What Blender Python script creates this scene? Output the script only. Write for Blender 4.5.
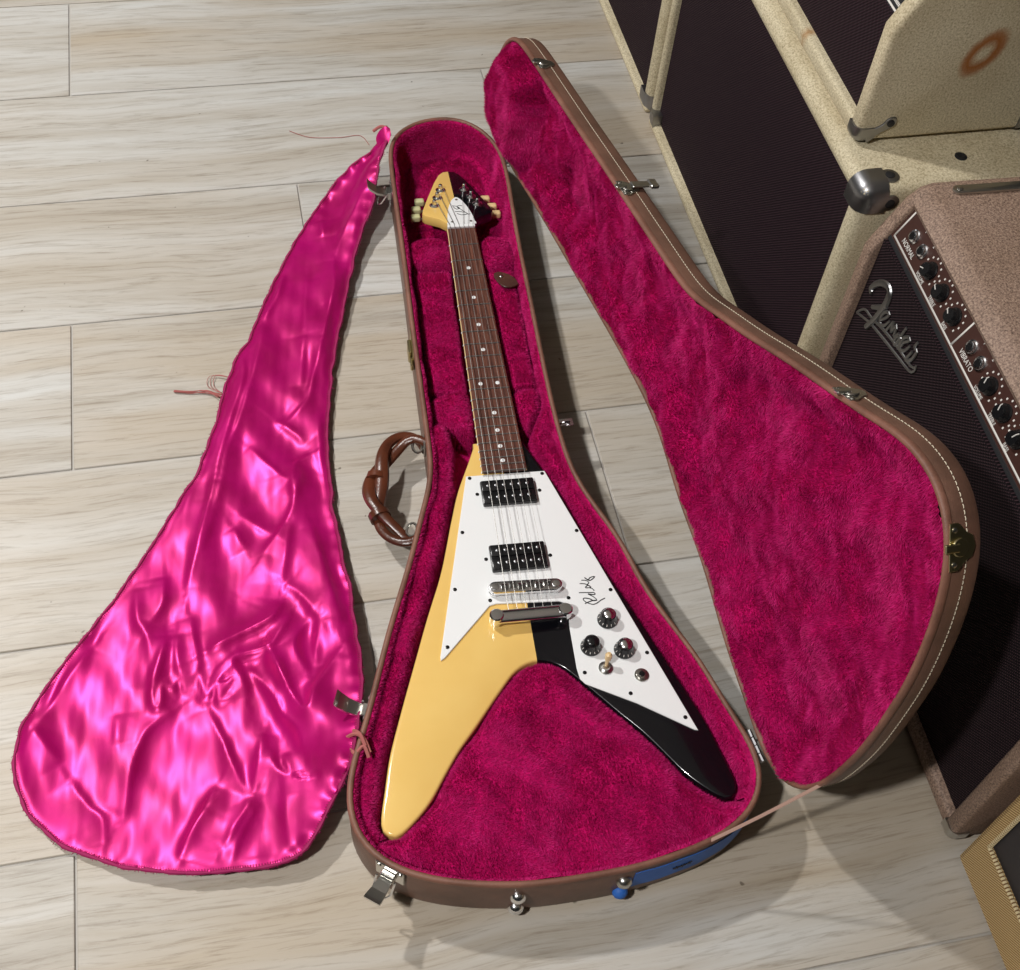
import bpy, bmesh, math, random
import numpy as np
from mathutils import Vector, Matrix, Quaternion

for o in list(bpy.data.objects):
    bpy.data.objects.remove(o, do_unlink=True)
SC = bpy.context.scene
COL = SC.collection
random.seed(4)
RNG = np.random.default_rng(7)

# ------------------------------------------------------------------ camera
cam_d = bpy.data.cameras.new('camera')
cam = bpy.data.objects.new('camera', cam_d)
COL.objects.link(cam)
CAM_TILT, CAM_ROLL, CAM_YAW, CAM_F = .636215, .1162347, -.2960919, 1275.295
cam.matrix_world = (Matrix.Translation((0, 0, 1.37)) @ Matrix.Rotation(CAM_YAW, 4, 'Z')
                    @ Matrix.Rotation(CAM_TILT, 4, 'X') @ Matrix.Rotation(CAM_ROLL, 4, 'Z'))
cam_d.sensor_fit = 'HORIZONTAL'
cam_d.sensor_width = 36
cam_d.lens = 36 * CAM_F / 1020
cam_d.clip_start = .02
SC.camera = cam

# ------------------------------------------------------------------ world, lamps, exposure
world = bpy.data.worlds.new('room_ambient')
SC.world = world
world.use_nodes = True
bg = world.node_tree.nodes['Background']
bg.inputs[0].default_value = (.93, .97, 1, 1)
bg.inputs[1].default_value = .01

def ceiling_lamp(name, loc, power, size, col=(1, .98, .955)):
    l = bpy.data.lights.new(name, 'AREA')
    l.shape = 'DISK'
    l.size = size
    l.energy = power
    l.color = col
    o = bpy.data.objects.new(name, l)
    o.location = loc
    COL.objects.link(o)
    return o

ceiling_lamp('ceiling_downlight', (-1.06, -.09, 2.35), 60, .14)
ceiling_lamp('ceiling_downlight', (-1.10, 2.08, 2.35), 68, .14)
SC.view_settings.view_transform = 'Standard'
SC.view_settings.look = 'None'
SC.view_settings.exposure = -0.1
SC.view_settings.gamma = 1
SC.view_settings.use_curve_mapping = False

# ------------------------------------------------------------------ materials
def srgb(r, g, b):
    f = lambda c: (c / 255 / 12.92) if c / 255 <= .04045 else ((c / 255 + .055) / 1.055) ** 2.4
    return (f(r), f(g), f(b), 1)

class NT:
    def __init__(self, name):
        self.m = bpy.data.materials.new(name)
        self.m.use_nodes = True
        self.n = self.m.node_tree.nodes
        self.l = self.m.node_tree.links
        self.p = self.n['Principled BSDF']
    def node(self, t, ins=None, **kw):
        x = self.n.new(t)
        for k, v in kw.items():
            setattr(x, k, v)
        for k, v in (ins or {}).items():
            if isinstance(v, tuple) and len(v) == 2 and hasattr(v[0], 'outputs'):
                self.l.new(v[0].outputs[v[1]], x.inputs[k])
            else:
                x.inputs[k].default_value = v
        return x
    def set(self, **kw):
        for k, v in kw.items():
            k = k.replace('_', ' ')
            if isinstance(v, tuple) and len(v) == 2 and hasattr(v[0], 'outputs'):
                self.l.new(v[0].outputs[v[1]], self.p.inputs[k])
            else:
                self.p.inputs[k].default_value = v
        return self
    def ramp(self, src, stops, interp='LINEAR'):
        r = self.node('ShaderNodeValToRGB', {0: src})
        r.color_ramp.interpolation = interp
        e = r.color_ramp.elements
        while len(e) < len(stops):
            e.new(.5)
        for i, (p, c) in enumerate(stops):
            e[i].position = p
            e[i].color = c
        return r
    def coord(self, scale=(1, 1, 1), out=3, rot=(0, 0, 0)):
        tc = self.node('ShaderNodeTexCoord')
        return self.node('ShaderNodeMapping', {0: (tc, out), 'Scale': scale, 'Rotation': rot})
    def bump(self, src, strength, dist, normal=None):
        b = self.node('ShaderNodeBump', {'Strength': strength, 'Distance': dist, 'Height': src})
        if normal:
            self.l.new(normal[0].outputs[normal[1]], b.inputs['Normal'])
        self.set(Normal=(b, 0))
        return b

def plain(name, col, rough=.5, metal=0., **kw):
    t = NT(name)
    t.set(Base_Color=col, Roughness=rough, Metallic=metal, **kw)
    return t.m

def m_floor():
    t = NT('wood_look_porcelain')
    oi = t.node('ShaderNodeObjectInfo')
    tc = t.node('ShaderNodeTexCoord')
    off = t.node('ShaderNodeVectorMath', {0: (oi, 'Random')}, operation='MULTIPLY')
    off.inputs[1].default_value = (37, 91, 13)
    add = t.node('ShaderNodeVectorMath', {0: (tc, 3), 1: (off, 0)}, operation='ADD')
    w0 = t.node('ShaderNodeTexNoise', {0: (add, 0), 'Scale': 2.2, 'Detail': 2})
    wadd = t.node('ShaderNodeVectorMath', {0: (w0, 1)}, operation='MULTIPLY_ADD')
    wadd.inputs[1].default_value = (.05, .065, 0)
    t.l.new(add.outputs[0], wadd.inputs[2])
    m1 = t.node('ShaderNodeMapping', {0: (wadd, 0), 'Scale': (1.1, 17, 1)})
    n1 = t.node('ShaderNodeTexNoise', {0: (m1, 0), 'Scale': 1.0, 'Detail': 9, 'Roughness': .68, 'Distortion': .5})
    m2 = t.node('ShaderNodeMapping', {0: (wadd, 0), 'Scale': (11, 190, 1)})
    n2 = t.node('ShaderNodeTexNoise', {0: (m2, 0), 'Scale': 1.0, 'Detail': 6, 'Roughness': .72, 'Distortion': .6})
    m3 = t.node('ShaderNodeMapping', {0: (wadd, 0), 'Scale': (1.2, 7, 1), 'Location': (3, 8, 0)})
    n3 = t.node('ShaderNodeTexNoise', {0: (m3, 0), 'Scale': 1.0, 'Detail': 3})
    base = t.ramp((n1, 0), [(.26, srgb(146, 138, 127)), (.41, srgb(176, 171, 162)), (.55, srgb(190, 188, 183)), (.72, srgb(200, 201, 199))])
    tan = t.ramp((n3, 0), [(.38, (0, 0, 0, 1)), (.60, (1, 1, 1, 1))])
    rnd = t.node('ShaderNodeMath', {0: (oi, 'Random'), 1: .75}, operation='MULTIPLY')
    rnd2 = t.node('ShaderNodeMath', {0: (rnd, 0), 1: .05}, operation='ADD')
    tf = t.node('ShaderNodeMath', {0: (tan, 0), 1: (rnd2, 0)}, operation='MULTIPLY')
    mx = t.node('ShaderNodeMix', {0: (tf, 0), 6: (base, 0), 7: srgb(174, 158, 135)}, data_type='RGBA')
    fine = t.ramp((n2, 0), [(.30, srgb(196, 188, 178)), (.5, (1, 1, 1, 1))])
    mul = t.node('ShaderNodeMix', {0: .75, 6: (mx, 2), 7: (fine, 0)}, data_type='RGBA', blend_type='MULTIPLY')
    sp = t.node('ShaderNodeTexNoise', {0: (add, 0), 'Scale': 75, 'Detail': 1})
    spk = t.ramp((sp, 0), [(.17, srgb(120, 112, 104)), (.21, (1, 1, 1, 1))])
    mul2 = t.node('ShaderNodeMix', {0: .7, 6: (mul, 2), 7: (spk, 0)}, data_type='RGBA', blend_type='MULTIPLY')
    t.set(Base_Color=(mul2, 2), Roughness=.42)
    t.p.inputs['Specular IOR Level'].default_value = .35
    t.bump((n2, 0), .12, .002)
    return t.m

def m_vinyl(name, col, col2, rough=.5, scale=900):
    t = NT(name)
    c = t.coord()
    n = t.node('ShaderNodeTexNoise', {0: (c, 0), 'Scale': scale, 'Detail': 2})
    n2 = t.node('ShaderNodeTexNoise', {0: (c, 0), 'Scale': 14, 'Detail': 5, 'Roughness': .7})
    r = t.ramp((n2, 0), [(.35, col2), (.6, col)])
    t.set(Base_Color=(r, 0), Roughness=rough)
    t.bump((n, 0), .25, .001)
    return t.m

def m_tolex(name, cols, scale=420, stain=None, smear=None):
    t = NT(name)
    c = t.coord()
    n = t.node('ShaderNodeTexNoise', {0: (c, 0), 'Scale': scale, 'Detail': 3, 'Roughness': .7})
    n2 = t.node('ShaderNodeTexNoise', {0: (c, 0), 'Scale': 9, 'Detail': 4})
    r = t.ramp((n, 0), [(.32, cols[0]), (.5, cols[1]), (.68, cols[2])])
    d = t.ramp((n2, 0), [(.3, srgb(226, 220, 208)), (.6, (1, 1, 1, 1))])
    mx = t.node('ShaderNodeMix', {0: .7, 6: (r, 0), 7: (d, 0)}, data_type='RGBA', blend_type='MULTIPLY')
    out = (mx, 2)
    if stain:       # a rusty ring left on the covering: centre (x, z), radii, tilt
        (cx, cz, rx, rz, tilt) = stain
        tc = t.node('ShaderNodeTexCoord')
        mp = t.node('ShaderNodeMapping', {0: (tc, 3), 'Location': (-cx, 0, -cz)})
        mp2 = t.node('ShaderNodeMapping', {0: (mp, 0), 'Rotation': (0, tilt, 0)})
        mp3 = t.node('ShaderNodeMapping', {0: (mp2, 0), 'Scale': (1 / rx, 0, 1 / rz)})
        nz = t.node('ShaderNodeTexNoise', {0: (tc, 3), 'Scale': 60, 'Detail': 3})
        ln = t.node('ShaderNodeVectorMath', {0: (mp3, 0)}, operation='LENGTH')
        a = t.node('ShaderNodeMath', {0: (nz, 0), 1: .35, 2: (ln, 1)}, operation='MULTIPLY_ADD')
        ring = t.ramp((a, 0), [(.62, (0, 0, 0, 1)), (.98, (1, 1, 1, 1)), (1.16, (.85, .85, .85, 1)), (1.5, (0, 0, 0, 1))])
        ring.color_ramp.elements[0].position = .26
        ring.color_ramp.elements[1].position = .58
        ring.color_ramp.elements[2].position = .76
        ring.color_ramp.elements[3].position = 1.0
        sc = t.node('ShaderNodeMath', {0: (a, 0), 1: .62}, operation='MULTIPLY')
        t.l.new(sc.outputs[0], ring.inputs[0])
        k = t.node('ShaderNodeMath', {0: (ring, 0), 1: .95}, operation='MULTIPLY')
        mx2 = t.node('ShaderNodeMix', {0: (k, 0), 6: out, 7: srgb(150, 84, 14)}, data_type='RGBA')
        out = (mx2, 2)
    if smear:       # a rubbed rusty patch: centre along y, half length
        tc = t.node('ShaderNodeTexCoord')
        mp = t.node('ShaderNodeMapping', {0: (tc, 3), 'Location': (0, -smear[0] / smear[1], 0), 'Scale': (0, 1 / smear[1], 0)})
        nz = t.node('ShaderNodeTexNoise', {0: (tc, 3), 'Scale': 90, 'Detail': 3})
        ln = t.node('ShaderNodeVectorMath', {0: (mp, 0)}, operation='LENGTH')
        a = t.node('ShaderNodeMath', {0: (nz, 0), 1: 1.1, 2: (ln, 1)}, operation='MULTIPLY_ADD')
        k = t.ramp((a, 0), [(.45, (.75, .75, .75, 1)), (1., (0, 0, 0, 1))])
        mx3 = t.node('ShaderNodeMix', {0: (k, 0), 6: out, 7: srgb(160, 112, 56)}, data_type='RGBA')
        out = (mx3, 2)
    t.set(Base_Color=out, Roughness=.62)
    t.bump((n, 0), .5, .0015)
    return t.m

def m_plush():
    t = NT('magenta_plush')
    c = t.coord()
    n = t.node('ShaderNodeTexNoise', {0: (c, 0), 'Scale': 260, 'Detail': 3, 'Roughness': .7})
    n2 = t.node('ShaderNodeTexNoise', {0: (c, 0), 'Scale': 30, 'Detail': 4})
    r = t.ramp((n2, 0), [(.3, srgb(160, 6, 78)), (.65, srgb(196, 14, 100))])
    t.set(Base_Color=(r, 0), Roughness=.9)
    t.p.inputs['Specular IOR Level'].default_value = .1
    t.p.inputs['Sheen Weight'].default_value = .35
    t.p.inputs['Sheen Roughness'].default_value = .4
    t.p.inputs['Sheen Tint'].default_value = srgb(255, 90, 170)
    t.bump((n, 0), .6, .004)
    return t.m

def m_satin():
    t = NT('magenta_satin')
    c = t.coord()
    n = t.node('ShaderNodeTexNoise', {0: (c, 0), 'Scale': 22, 'Detail': 3})
    r = t.ramp((n, 0), [(.3, srgb(180, 3, 98)), (.7, srgb(204, 7, 120))])
    n3 = t.node('ShaderNodeTexNoise', {0: (t.coord((1, .35, 1)), 0), 'Scale': 60, 'Detail': 2})
    t.set(Base_Color=(r, 0), Roughness=.37, Metallic=.46)
    t.p.inputs['Sheen Weight'].default_value = .25
    t.p.inputs['Sheen Tint'].default_value = srgb(255, 80, 190)
    t.bump((n3, 0), .08, .003)
    return t.m

def m_two_tone():
    t = NT('split_yellow_black_finish')
    tc = t.node('ShaderNodeTexCoord')
    s = t.node('ShaderNodeSeparateXYZ', {0: (tc, 3)})
    g = t.node('ShaderNodeMath', {0: (s, 0), 1: 0.0}, operation='GREATER_THAN')
    n = t.node('ShaderNodeTexNoise', {0: (tc, 3), 'Scale': 12, 'Detail': 3})
    y = t.ramp((n, 0), [(.3, srgb(226, 186, 104)), (.7, srgb(234, 198, 118))])
    mx = t.node('ShaderNodeMix', {0: (g, 0), 6: (y, 0), 7: (.004, .004, .006, 1)}, data_type='RGBA')
    t.set(Base_Color=(mx, 2), Roughness=.16)
    t.p.inputs['Coat Weight'].default_value = .4
    return t.m

def m_rosewood():
    t = NT('rosewood')
    c = t.coord((40, 3, 10))
    n = t.node('ShaderNodeTexNoise', {0: (c, 0), 'Scale': 6, 'Detail': 5, 'Roughness': .7})
    r = t.ramp((n, 0), [(.3, srgb(58, 32, 26)), (.5, srgb(92, 54, 42)), (.7, srgb(120, 76, 60))])
    t.set(Base_Color=(r, 0), Roughness=.5)
    return t.m

def m_grille(name, dark, mid, spark, k=1.0, rough=.8):
    t = NT(name)
    tc = t.node('ShaderNodeTexCoord')
    mp = t.node('ShaderNodeMapping', {0: (tc, 3), 'Scale': (0, 1350 * k, 1350 * k), 'Rotation': (0, 0, 0)})
    s = t.node('ShaderNodeSeparateXYZ', {0: (mp, 0)})
    sy = t.node('ShaderNodeMath', {0: (s, 1)}, operation='SINE')
    row = t.node('ShaderNodeMath', {0: (s, 2), 1: 1.0}, operation='MULTIPLY')
    sz = t.node('ShaderNodeMath', {0: (row, 0)}, operation='SINE')
    pr = t.node('ShaderNodeMath', {0: (sy, 0), 1: (sz, 0)}, operation='MULTIPLY')
    r = t.ramp((pr, 0), [(.0, dark), (.45, mid), (.80, spark)])
    n = t.node('ShaderNodeTexNoise', {0: (tc, 3), 'Scale': 3, 'Detail': 2})
    t.set(Base_Color=(r, 0), Roughness=rough)
    t.p.inputs['Specular IOR Level'].default_value = .2
    t.bump((pr, 0), .5, .002)
    return t.m

def m_tweed():
    t = NT('tweed_cloth')
    tc = t.node('ShaderNodeTexCoord')
    s = t.node('ShaderNodeSeparateXYZ', {0: (tc, 3)})
    a = t.node('ShaderNodeMath', {0: (s, 1), 1: (s, 2)}, operation='ADD')
    b = t.node('ShaderNodeMath', {0: (a, 0), 1: (s, 0)}, operation='ADD')
    m = t.node('ShaderNodeMath', {0: (b, 0), 1: 1500.}, operation='MULTIPLY')
    sn = t.node('ShaderNodeMath', {0: (m, 0)}, operation='SINE')
    r = t.ramp((sn, 0), [(.0, srgb(158, 122, 72)), (.6, srgb(208, 178, 122)), (1, srgb(228, 204, 154))])
    t.set(Base_Color=(r, 0), Roughness=.7)
    t.bump((sn, 0), .4, .001)
    return t.m

M = dict(
    floor=m_floor(), grout=plain('grout', srgb(172, 168, 162), .9),
    vinyl=m_vinyl('brown_vinyl', srgb(112, 80, 66), srgb(92, 66, 54), .45),
    rim=m_vinyl('worn_brown_binding', srgb(134, 92, 76), srgb(104, 70, 56), .55, 500),
    leather=m_vinyl('brown_leather', srgb(96, 50, 31), srgb(66, 33, 21), .30, 300),
    plush=m_plush(), satin=m_satin(),
    pile=None,
    satin_trim=plain('dark_pink_binding', srgb(150, 18, 84), .8),
    pink_cord=plain('faded_pink_cord', srgb(168, 96, 92), .8),
    chrome=plain('chrome', (.86, .86, .87, 1), .20, 1),
    nickel=plain('aged_nickel', (.52, .51, .48, 1), .28, 1),
    steel=plain('dull_steel_corner', (.30, .30, .31, 1), .36, 1),
    brass=plain('brass', (.46, .40, .22, 1), .34, 1),
    badge=plain('brushed_badge', (.40, .40, .40, 1), .38, 1),
    black=plain('black_plastic', (.008, .008, .009, 1), .25),
    matte_black=plain('matte_black', (.010, .010, .012, 1), .6),
    white=plain('white_plastic', srgb(236, 238, 238), .3),
    ink=plain('black_ink', (.01, .01, .012, 1), .5),
    paint=plain('white_print', srgb(226, 222, 216), .5),
    finish=m_two_tone(), rosewood=m_rosewood(),
    string=plain('steel_string', (.34, .33, .31, 1), .46, 1),
    cream_plastic=plain('cream_plastic', srgb(226, 196, 146), .35),
    button=plain('pearl_green_button', srgb(196, 196, 150), .35),
    thread=plain('white_thread', srgb(206, 194, 172), .7),
    tape=m_vinyl('blue_masking_tape', srgb(46, 108, 196), srgb(38, 94, 178), .6, 300),
    strap=plain('tan_ribbon', srgb(156, 124, 110), .7),
    cream=m_tolex('cream_tolex', [srgb(158, 146, 118), srgb(206, 194, 164), srgb(228, 218, 190)]),
    cream_stained=m_tolex('cream_tolex_stained', [srgb(158, 146, 118), srgb(206, 194, 164), srgb(228, 218, 190)], stain=(.122, .112, .0155, .0255, -.55)),
    cream_rubbed=m_tolex('cream_tolex_rubbed', [srgb(158, 146, 118), srgb(206, 194, 164), srgb(228, 218, 190)], smear=(.185, .022)),
    brown=m_tolex('brown_tolex', [srgb(92, 74, 64), srgb(146, 121, 106), srgb(182, 156, 138)], 420),
    panel_brown=plain('brown_control_panel', srgb(66, 40, 34), .4),
    oxblood=m_grille('oxblood_grille_cloth', srgb(26, 15, 21), srgb(48, 29, 38), srgb(66, 42, 52)),
    wheat_dark=m_grille('dark_grille_cloth_silver_thread', srgb(16, 8, 12), srgb(36, 17, 25), srgb(84, 64, 68), 1.05),
    tweed=m_tweed(), tweed_panel=plain('black_brown_panel', srgb(48, 44, 46), .6),
    piping=plain('cream_piping', srgb(220, 202, 160), .7),
    piping_dark=plain('brown_piping', srgb(120, 88, 50), .7),
    dark_leather=m_vinyl('dark_leather', srgb(84, 52, 42), srgb(62, 38, 32), .4, 300),
    added_ceiling=plain('added_ceiling_white', srgb(235, 235, 232), .9),
    wood=plain('raw_plywood', srgb(120, 96, 66), .8),
)
def m_pile():
    t = NT('magenta_pile_fibre')
    g = t.node('ShaderNodeNewGeometry')
    tc = t.node('ShaderNodeTexCoord')
    n = t.node('ShaderNodeTexNoise', {0: (tc, 3), 'Scale': 45, 'Detail': 3})
    r = t.ramp((n, 0), [(.3, srgb(174, 9, 90)), (.7, srgb(206, 27, 118))])
    t.set(Base_Color=(r, 0), Roughness=.65)
    t.p.inputs['Specular IOR Level'].default_value = .25
    return t.m
M['pile'] = m_pile()

# ------------------------------------------------------------------ building helpers
def root(name, loc, rotz=0., label=None, cat=None, group=None):
    o = bpy.data.objects.new(name, None)
    o.empty_display_size = .05
    COL.objects.link(o)
    o.matrix_world = Matrix.Translation(loc) @ Matrix.Rotation(rotz, 4, 'Z')
    tag(o, label, cat, group)
    return o

def tag(o, label=None, cat=None, group=None, kind=None):
    for k, v in (('label', label), ('category', cat), ('group', group), ('kind', kind)):
        if v:
            o[k] = v
    return o

def mk(name, verts, faces, mat, parent=None, smooth=True, auto=None, label=None, kind=None):
    """verts in the parent thing's local frame"""
    me = bpy.data.meshes.new(name)
    verts = np.asarray(verts, dtype=float)
    me.from_pydata([tuple(v) for v in verts], [], [tuple(int(i) for i in f) for f in faces])
    me.update()
    if smooth:
        me.polygons.foreach_set('use_smooth', [True] * len(me.polygons))
        if auto is not None:
            me.set_sharp_from_angle(angle=math.radians(auto))
    if mat:
        me.materials.append(mat)
    o = bpy.data.objects.new(name, me)
    COL.objects.link(o)
    if parent:
        o.parent = parent
    tag(o, label, None, None, kind)
    return o

class MB:
    def __init__(self):
        self.v = []; self.f = []
    def add(self, v, f):
        n = len(self.v)
        self.v += [tuple(p) for p in v]
        self.f += [tuple(i + n for i in q) for q in f]
        return self
    def xf(self, m):
        self.v = [tuple(m @ Vector(p)) for p in self.v]
        return self
    def bm(self, bm):
        bm.verts.index_update()
        self.add([v.co.copy() for v in bm.verts], [[v.index for v in f.verts] for f in bm.faces])
        bm.free()
        return self
    def rbox(self, lo, hi, r=.0, seg=2):
        b = bmesh.new()
        bmesh.ops.create_cube(b, size=1)
        for v in b.verts:
            v.co = Vector([lo[i] + (v.co[i] + .5) * (hi[i] - lo[i]) for i in range(3)])
        if r > 0:
            bmesh.ops.bevel(b, geom=b.edges[:], offset=r, segments=seg, profile=.5, affect='EDGES')
        return self.bm(b)
    def prism(self, poly, z0, z1, r=0., seg=2, axes=(0, 1, 2)):
        """poly extruded along the third axis; rounded top/bottom rims"""
        b = bmesh.new()
        def put(p, z):
            c = [0, 0, 0]
            c[axes[0]], c[axes[1]], c[axes[2]] = p[0], p[1], z
            return c
        lo = [b.verts.new(put(p, z0)) for p in poly]
        hi = [b.verts.new(put(p, z1)) for p in poly]
        n = len(poly)
        b.faces.new(lo[::-1]); b.faces.new(hi)
        for i in range(n):
            b.faces.new((lo[i], lo[(i + 1) % n], hi[(i + 1) % n], hi[i]))
        bmesh.ops.recalc_face_normals(b, faces=b.faces[:])
        if r > 0:
            es = [e for e in b.edges if (e.verts[0] in lo) == (e.verts[1] in lo)]
            bmesh.ops.bevel(b, geom=es, offset=r, segments=seg, profile=.5, affect='EDGES')
        return self.bm(b)
    def tube(self, path, r, n=8, closed=False, flat=None, up=(0, 0, 1)):
        P = [Vector(p) for p in path]
        m = len(P)
        rr = r if isinstance(r, (list, tuple, np.ndarray)) else [r] * m
        base = len(self.v)
        for i, p in enumerate(P):
            if closed:
                t = P[(i + 1) % m] - P[i - 1]
            else:
                t = P[min(i + 1, m - 1)] - P[max(i - 1, 0)]
            t.normalize()
            u = Vector(up)
            s = t.cross(u)
            if s.length < 1e-4:
                s = t.cross(Vector((1, 0, 0)))
            s.normalize()
            w = s.cross(t)
            for k in range(n):
                a = 2 * math.pi * k / n
                h = rr[i] * (flat if flat else 1)
                self.v.append(tuple(p + s * math.cos(a) * rr[i] + w * math.sin(a) * h))
        for i in range(m if closed else m - 1):
            j = (i + 1) % m
            for k in range(n):
                l = (k + 1) % n
                self.f.append((base + i * n + k, base + i * n + l, base + j * n + l, base + j * n + k))
        if not closed:
            self.f.append(tuple(base + k for k in range(n))[::-1])
            self.f.append(tuple(base + (m - 1) * n + k for k in range(n)))
        return self
    def lathe(self, prof, c=(0, 0, 0), n=20, M4=None):
        """prof = (radius, z) from bottom to top, spun round z at c (M4 places it instead)"""
        base = len(self.v)
        for (r, z) in prof:
            for k in range(n):
                a = 2 * math.pi * k / n
                p = Vector((r * math.cos(a), r * math.sin(a), z))
                p = (M4 @ p) if M4 else p + Vector(c)
                self.v.append(tuple(p))
        for i in range(len(prof) - 1):
            for k in range(n):
                l = (k + 1) % n
                self.f.append((base + i * n + k, base + i * n + l, base + (i + 1) * n + l, base + (i + 1) * n + k))
        self.f.append(tuple(base + k for k in range(n))[::-1])
        self.f.append(tuple(base + (len(prof) - 1) * n + k for k in range(n)))
        return self
    def build(self, name, mat, parent=None, auto=35, **kw):
        return mk(name, self.v, self.f, mat, parent, True, auto, **kw)

def frame(p, z, x=(1, 0, 0)):
    """matrix whose z axis is z, origin p"""
    z = Vector(z).normalized()
    x = Vector(x)
    x = (x - z * x.dot(z)).normalized()
    y = z.cross(x)
    return Matrix(((x.x, y.x, z.x, p[0]), (x.y, y.y, z.y, p[1]), (x.z, y.z, z.z, p[2]), (0, 0, 0, 1)))

def catmull(P, n, closed=True):
    P = np.asarray(P, float)
    m = len(P)
    out = []
    segs = m if closed else m - 1
    for i in range(segs):
        if closed:
            p0, p1, p2, p3 = P[i - 1], P[i], P[(i + 1) % m], P[(i + 2) % m]
        else:
            p0, p1, p2, p3 = P[max(i - 1, 0)], P[i], P[i + 1], P[min(i + 2, m - 1)]
        for t in np.linspace(0, 1, 12, endpoint=False):
            out.append(.5 * ((2 * p1) + (-p0 + p2) * t + (2 * p0 - 5 * p1 + 4 * p2 - p3) * t ** 2 + (-p0 + 3 * p1 - 3 * p2 + p3) * t ** 3))
    if not closed:
        out.append(P[-1])
    out = np.array(out)
    q = np.vstack([out, out[:1]]) if closed else out
    d = np.r_[0, np.cumsum(np.linalg.norm(np.diff(q, axis=0), axis=1))]
    s = np.linspace(0, d[-1], n + 1)[:-1] if closed else np.linspace(0, d[-1], n)
    return np.stack([np.interp(s, d, q[:, k]) for k in range(q.shape[1])], 1)

def smooth_loop(P, it=2):
    for _ in range(it):
        P = .5 * P + .25 * (np.roll(P, 1, 0) + np.roll(P, -1, 0))
    return P

def loop_normals(P):
    """outward normals of a clockwise or counter-clockwise closed loop"""
    t = np.roll(P, -1, 0) - np.roll(P, 1, 0)
    n = np.stack([t[:, 1], -t[:, 0]], 1)
    n /= np.linalg.norm(n, axis=1)[:, None] + 1e-12
    A = np.sum(P[:, 0] * np.roll(P[:, 1], -1) - np.roll(P[:, 0], -1) * P[:, 1])
    return n if A > 0 else -n

def sdf(poly, X, Y):
    """signed distance, positive inside"""
    P = np.asarray(poly, float)[:, :2]
    d = np.full(X.shape, 1e9)
    inside = np.zeros(X.shape, bool)
    cx = np.zeros(X.shape); cy = np.zeros(X.shape)
    for i in range(len(P)):
        a = P[i]; b = P[(i + 1) % len(P)]
        e = b - a
        L = e @ e + 1e-14
        t = np.clip(((X - a[0]) * e[0] + (Y - a[1]) * e[1]) / L, 0, 1)
        px = a[0] + t * e[0]; py = a[1] + t * e[1]
        q = np.hypot(X - px, Y - py)
        m = q < d
        d = np.where(m, q, d); cx = np.where(m, px, cx); cy = np.where(m, py, cy)
        c = (a[1] > Y) != (b[1] > Y)
        xi = (b[0] - a[0]) * (Y - a[1]) / (b[1] - a[1] + 1e-14) + a[0]
        inside ^= c & (X < xi)
    return np.where(inside, d, -d), cx, cy

def polydist(path, X, Y):
    d = np.full(X.shape, 1e9)
    for a, b in zip(path[:-1], path[1:]):
        a = np.array(a); b = np.array(b)
        e = b - a
        t = np.clip(((X - a[0]) * e[0] + (Y - a[1]) * e[1]) / (e @ e + 1e-14), 0, 1)
        d = np.minimum(d, np.hypot(X - a[0] - t * e[0], Y - a[1] - t * e[1]))
    return d

def wav(X, Y, k, seed=0, n=9):
    """smooth pseudo noise about -1..1 with wavelength ~1/k"""
    r = np.random.default_rng(seed)
    out = 0
    for _ in range(n):
        a = r.uniform(0, 2 * math.pi); f = k * 2 * math.pi * r.uniform(.5, 1.3)
        out = out + np.sin(f * (X * math.cos(a) + Y * math.sin(a)) + r.uniform(0, 6.28))
    return out / math.sqrt(n) * .8

def sstep(x):
    x = np.clip(x, 0, 1)
    return x * x * (3 - 2 * x)

def grid_in(poly, res):
    P = np.asarray(poly, float)[:, :2]
    lo = P.min(0) - res; hi = P.max(0) + res
    xs = np.arange(lo[0], hi[0] + res, res); ys = np.arange(lo[1], hi[1] + res, res)
    X, Y = np.meshgrid(xs, ys, indexing='ij')
    S, cx, cy = sdf(P, X, Y)
    ok = S > -res * .75
    cell = ok[:-1, :-1] & ok[1:, :-1] & ok[1:, 1:] & ok[:-1, 1:]
    cell &= (np.maximum(np.maximum(S[:-1, :-1], S[1:, :-1]), np.maximum(S[1:, 1:], S[:-1, 1:])) > 0)
    out = S < 0
    X = np.where(out, cx, X); Y = np.where(out, cy, Y)
    S = np.maximum(S, 0)
    idx = np.arange(X.size).reshape(X.shape)
    F = np.stack([idx[:-1, :-1][cell], idx[1:, :-1][cell], idx[1:, 1:][cell], idx[:-1, 1:][cell]], 1)
    used = np.unique(F)
    remap = np.full(X.size, -1); remap[used] = np.arange(len(used))
    return X.ravel()[used], Y.ravel()[used], S.ravel()[used], remap[F]

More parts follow.
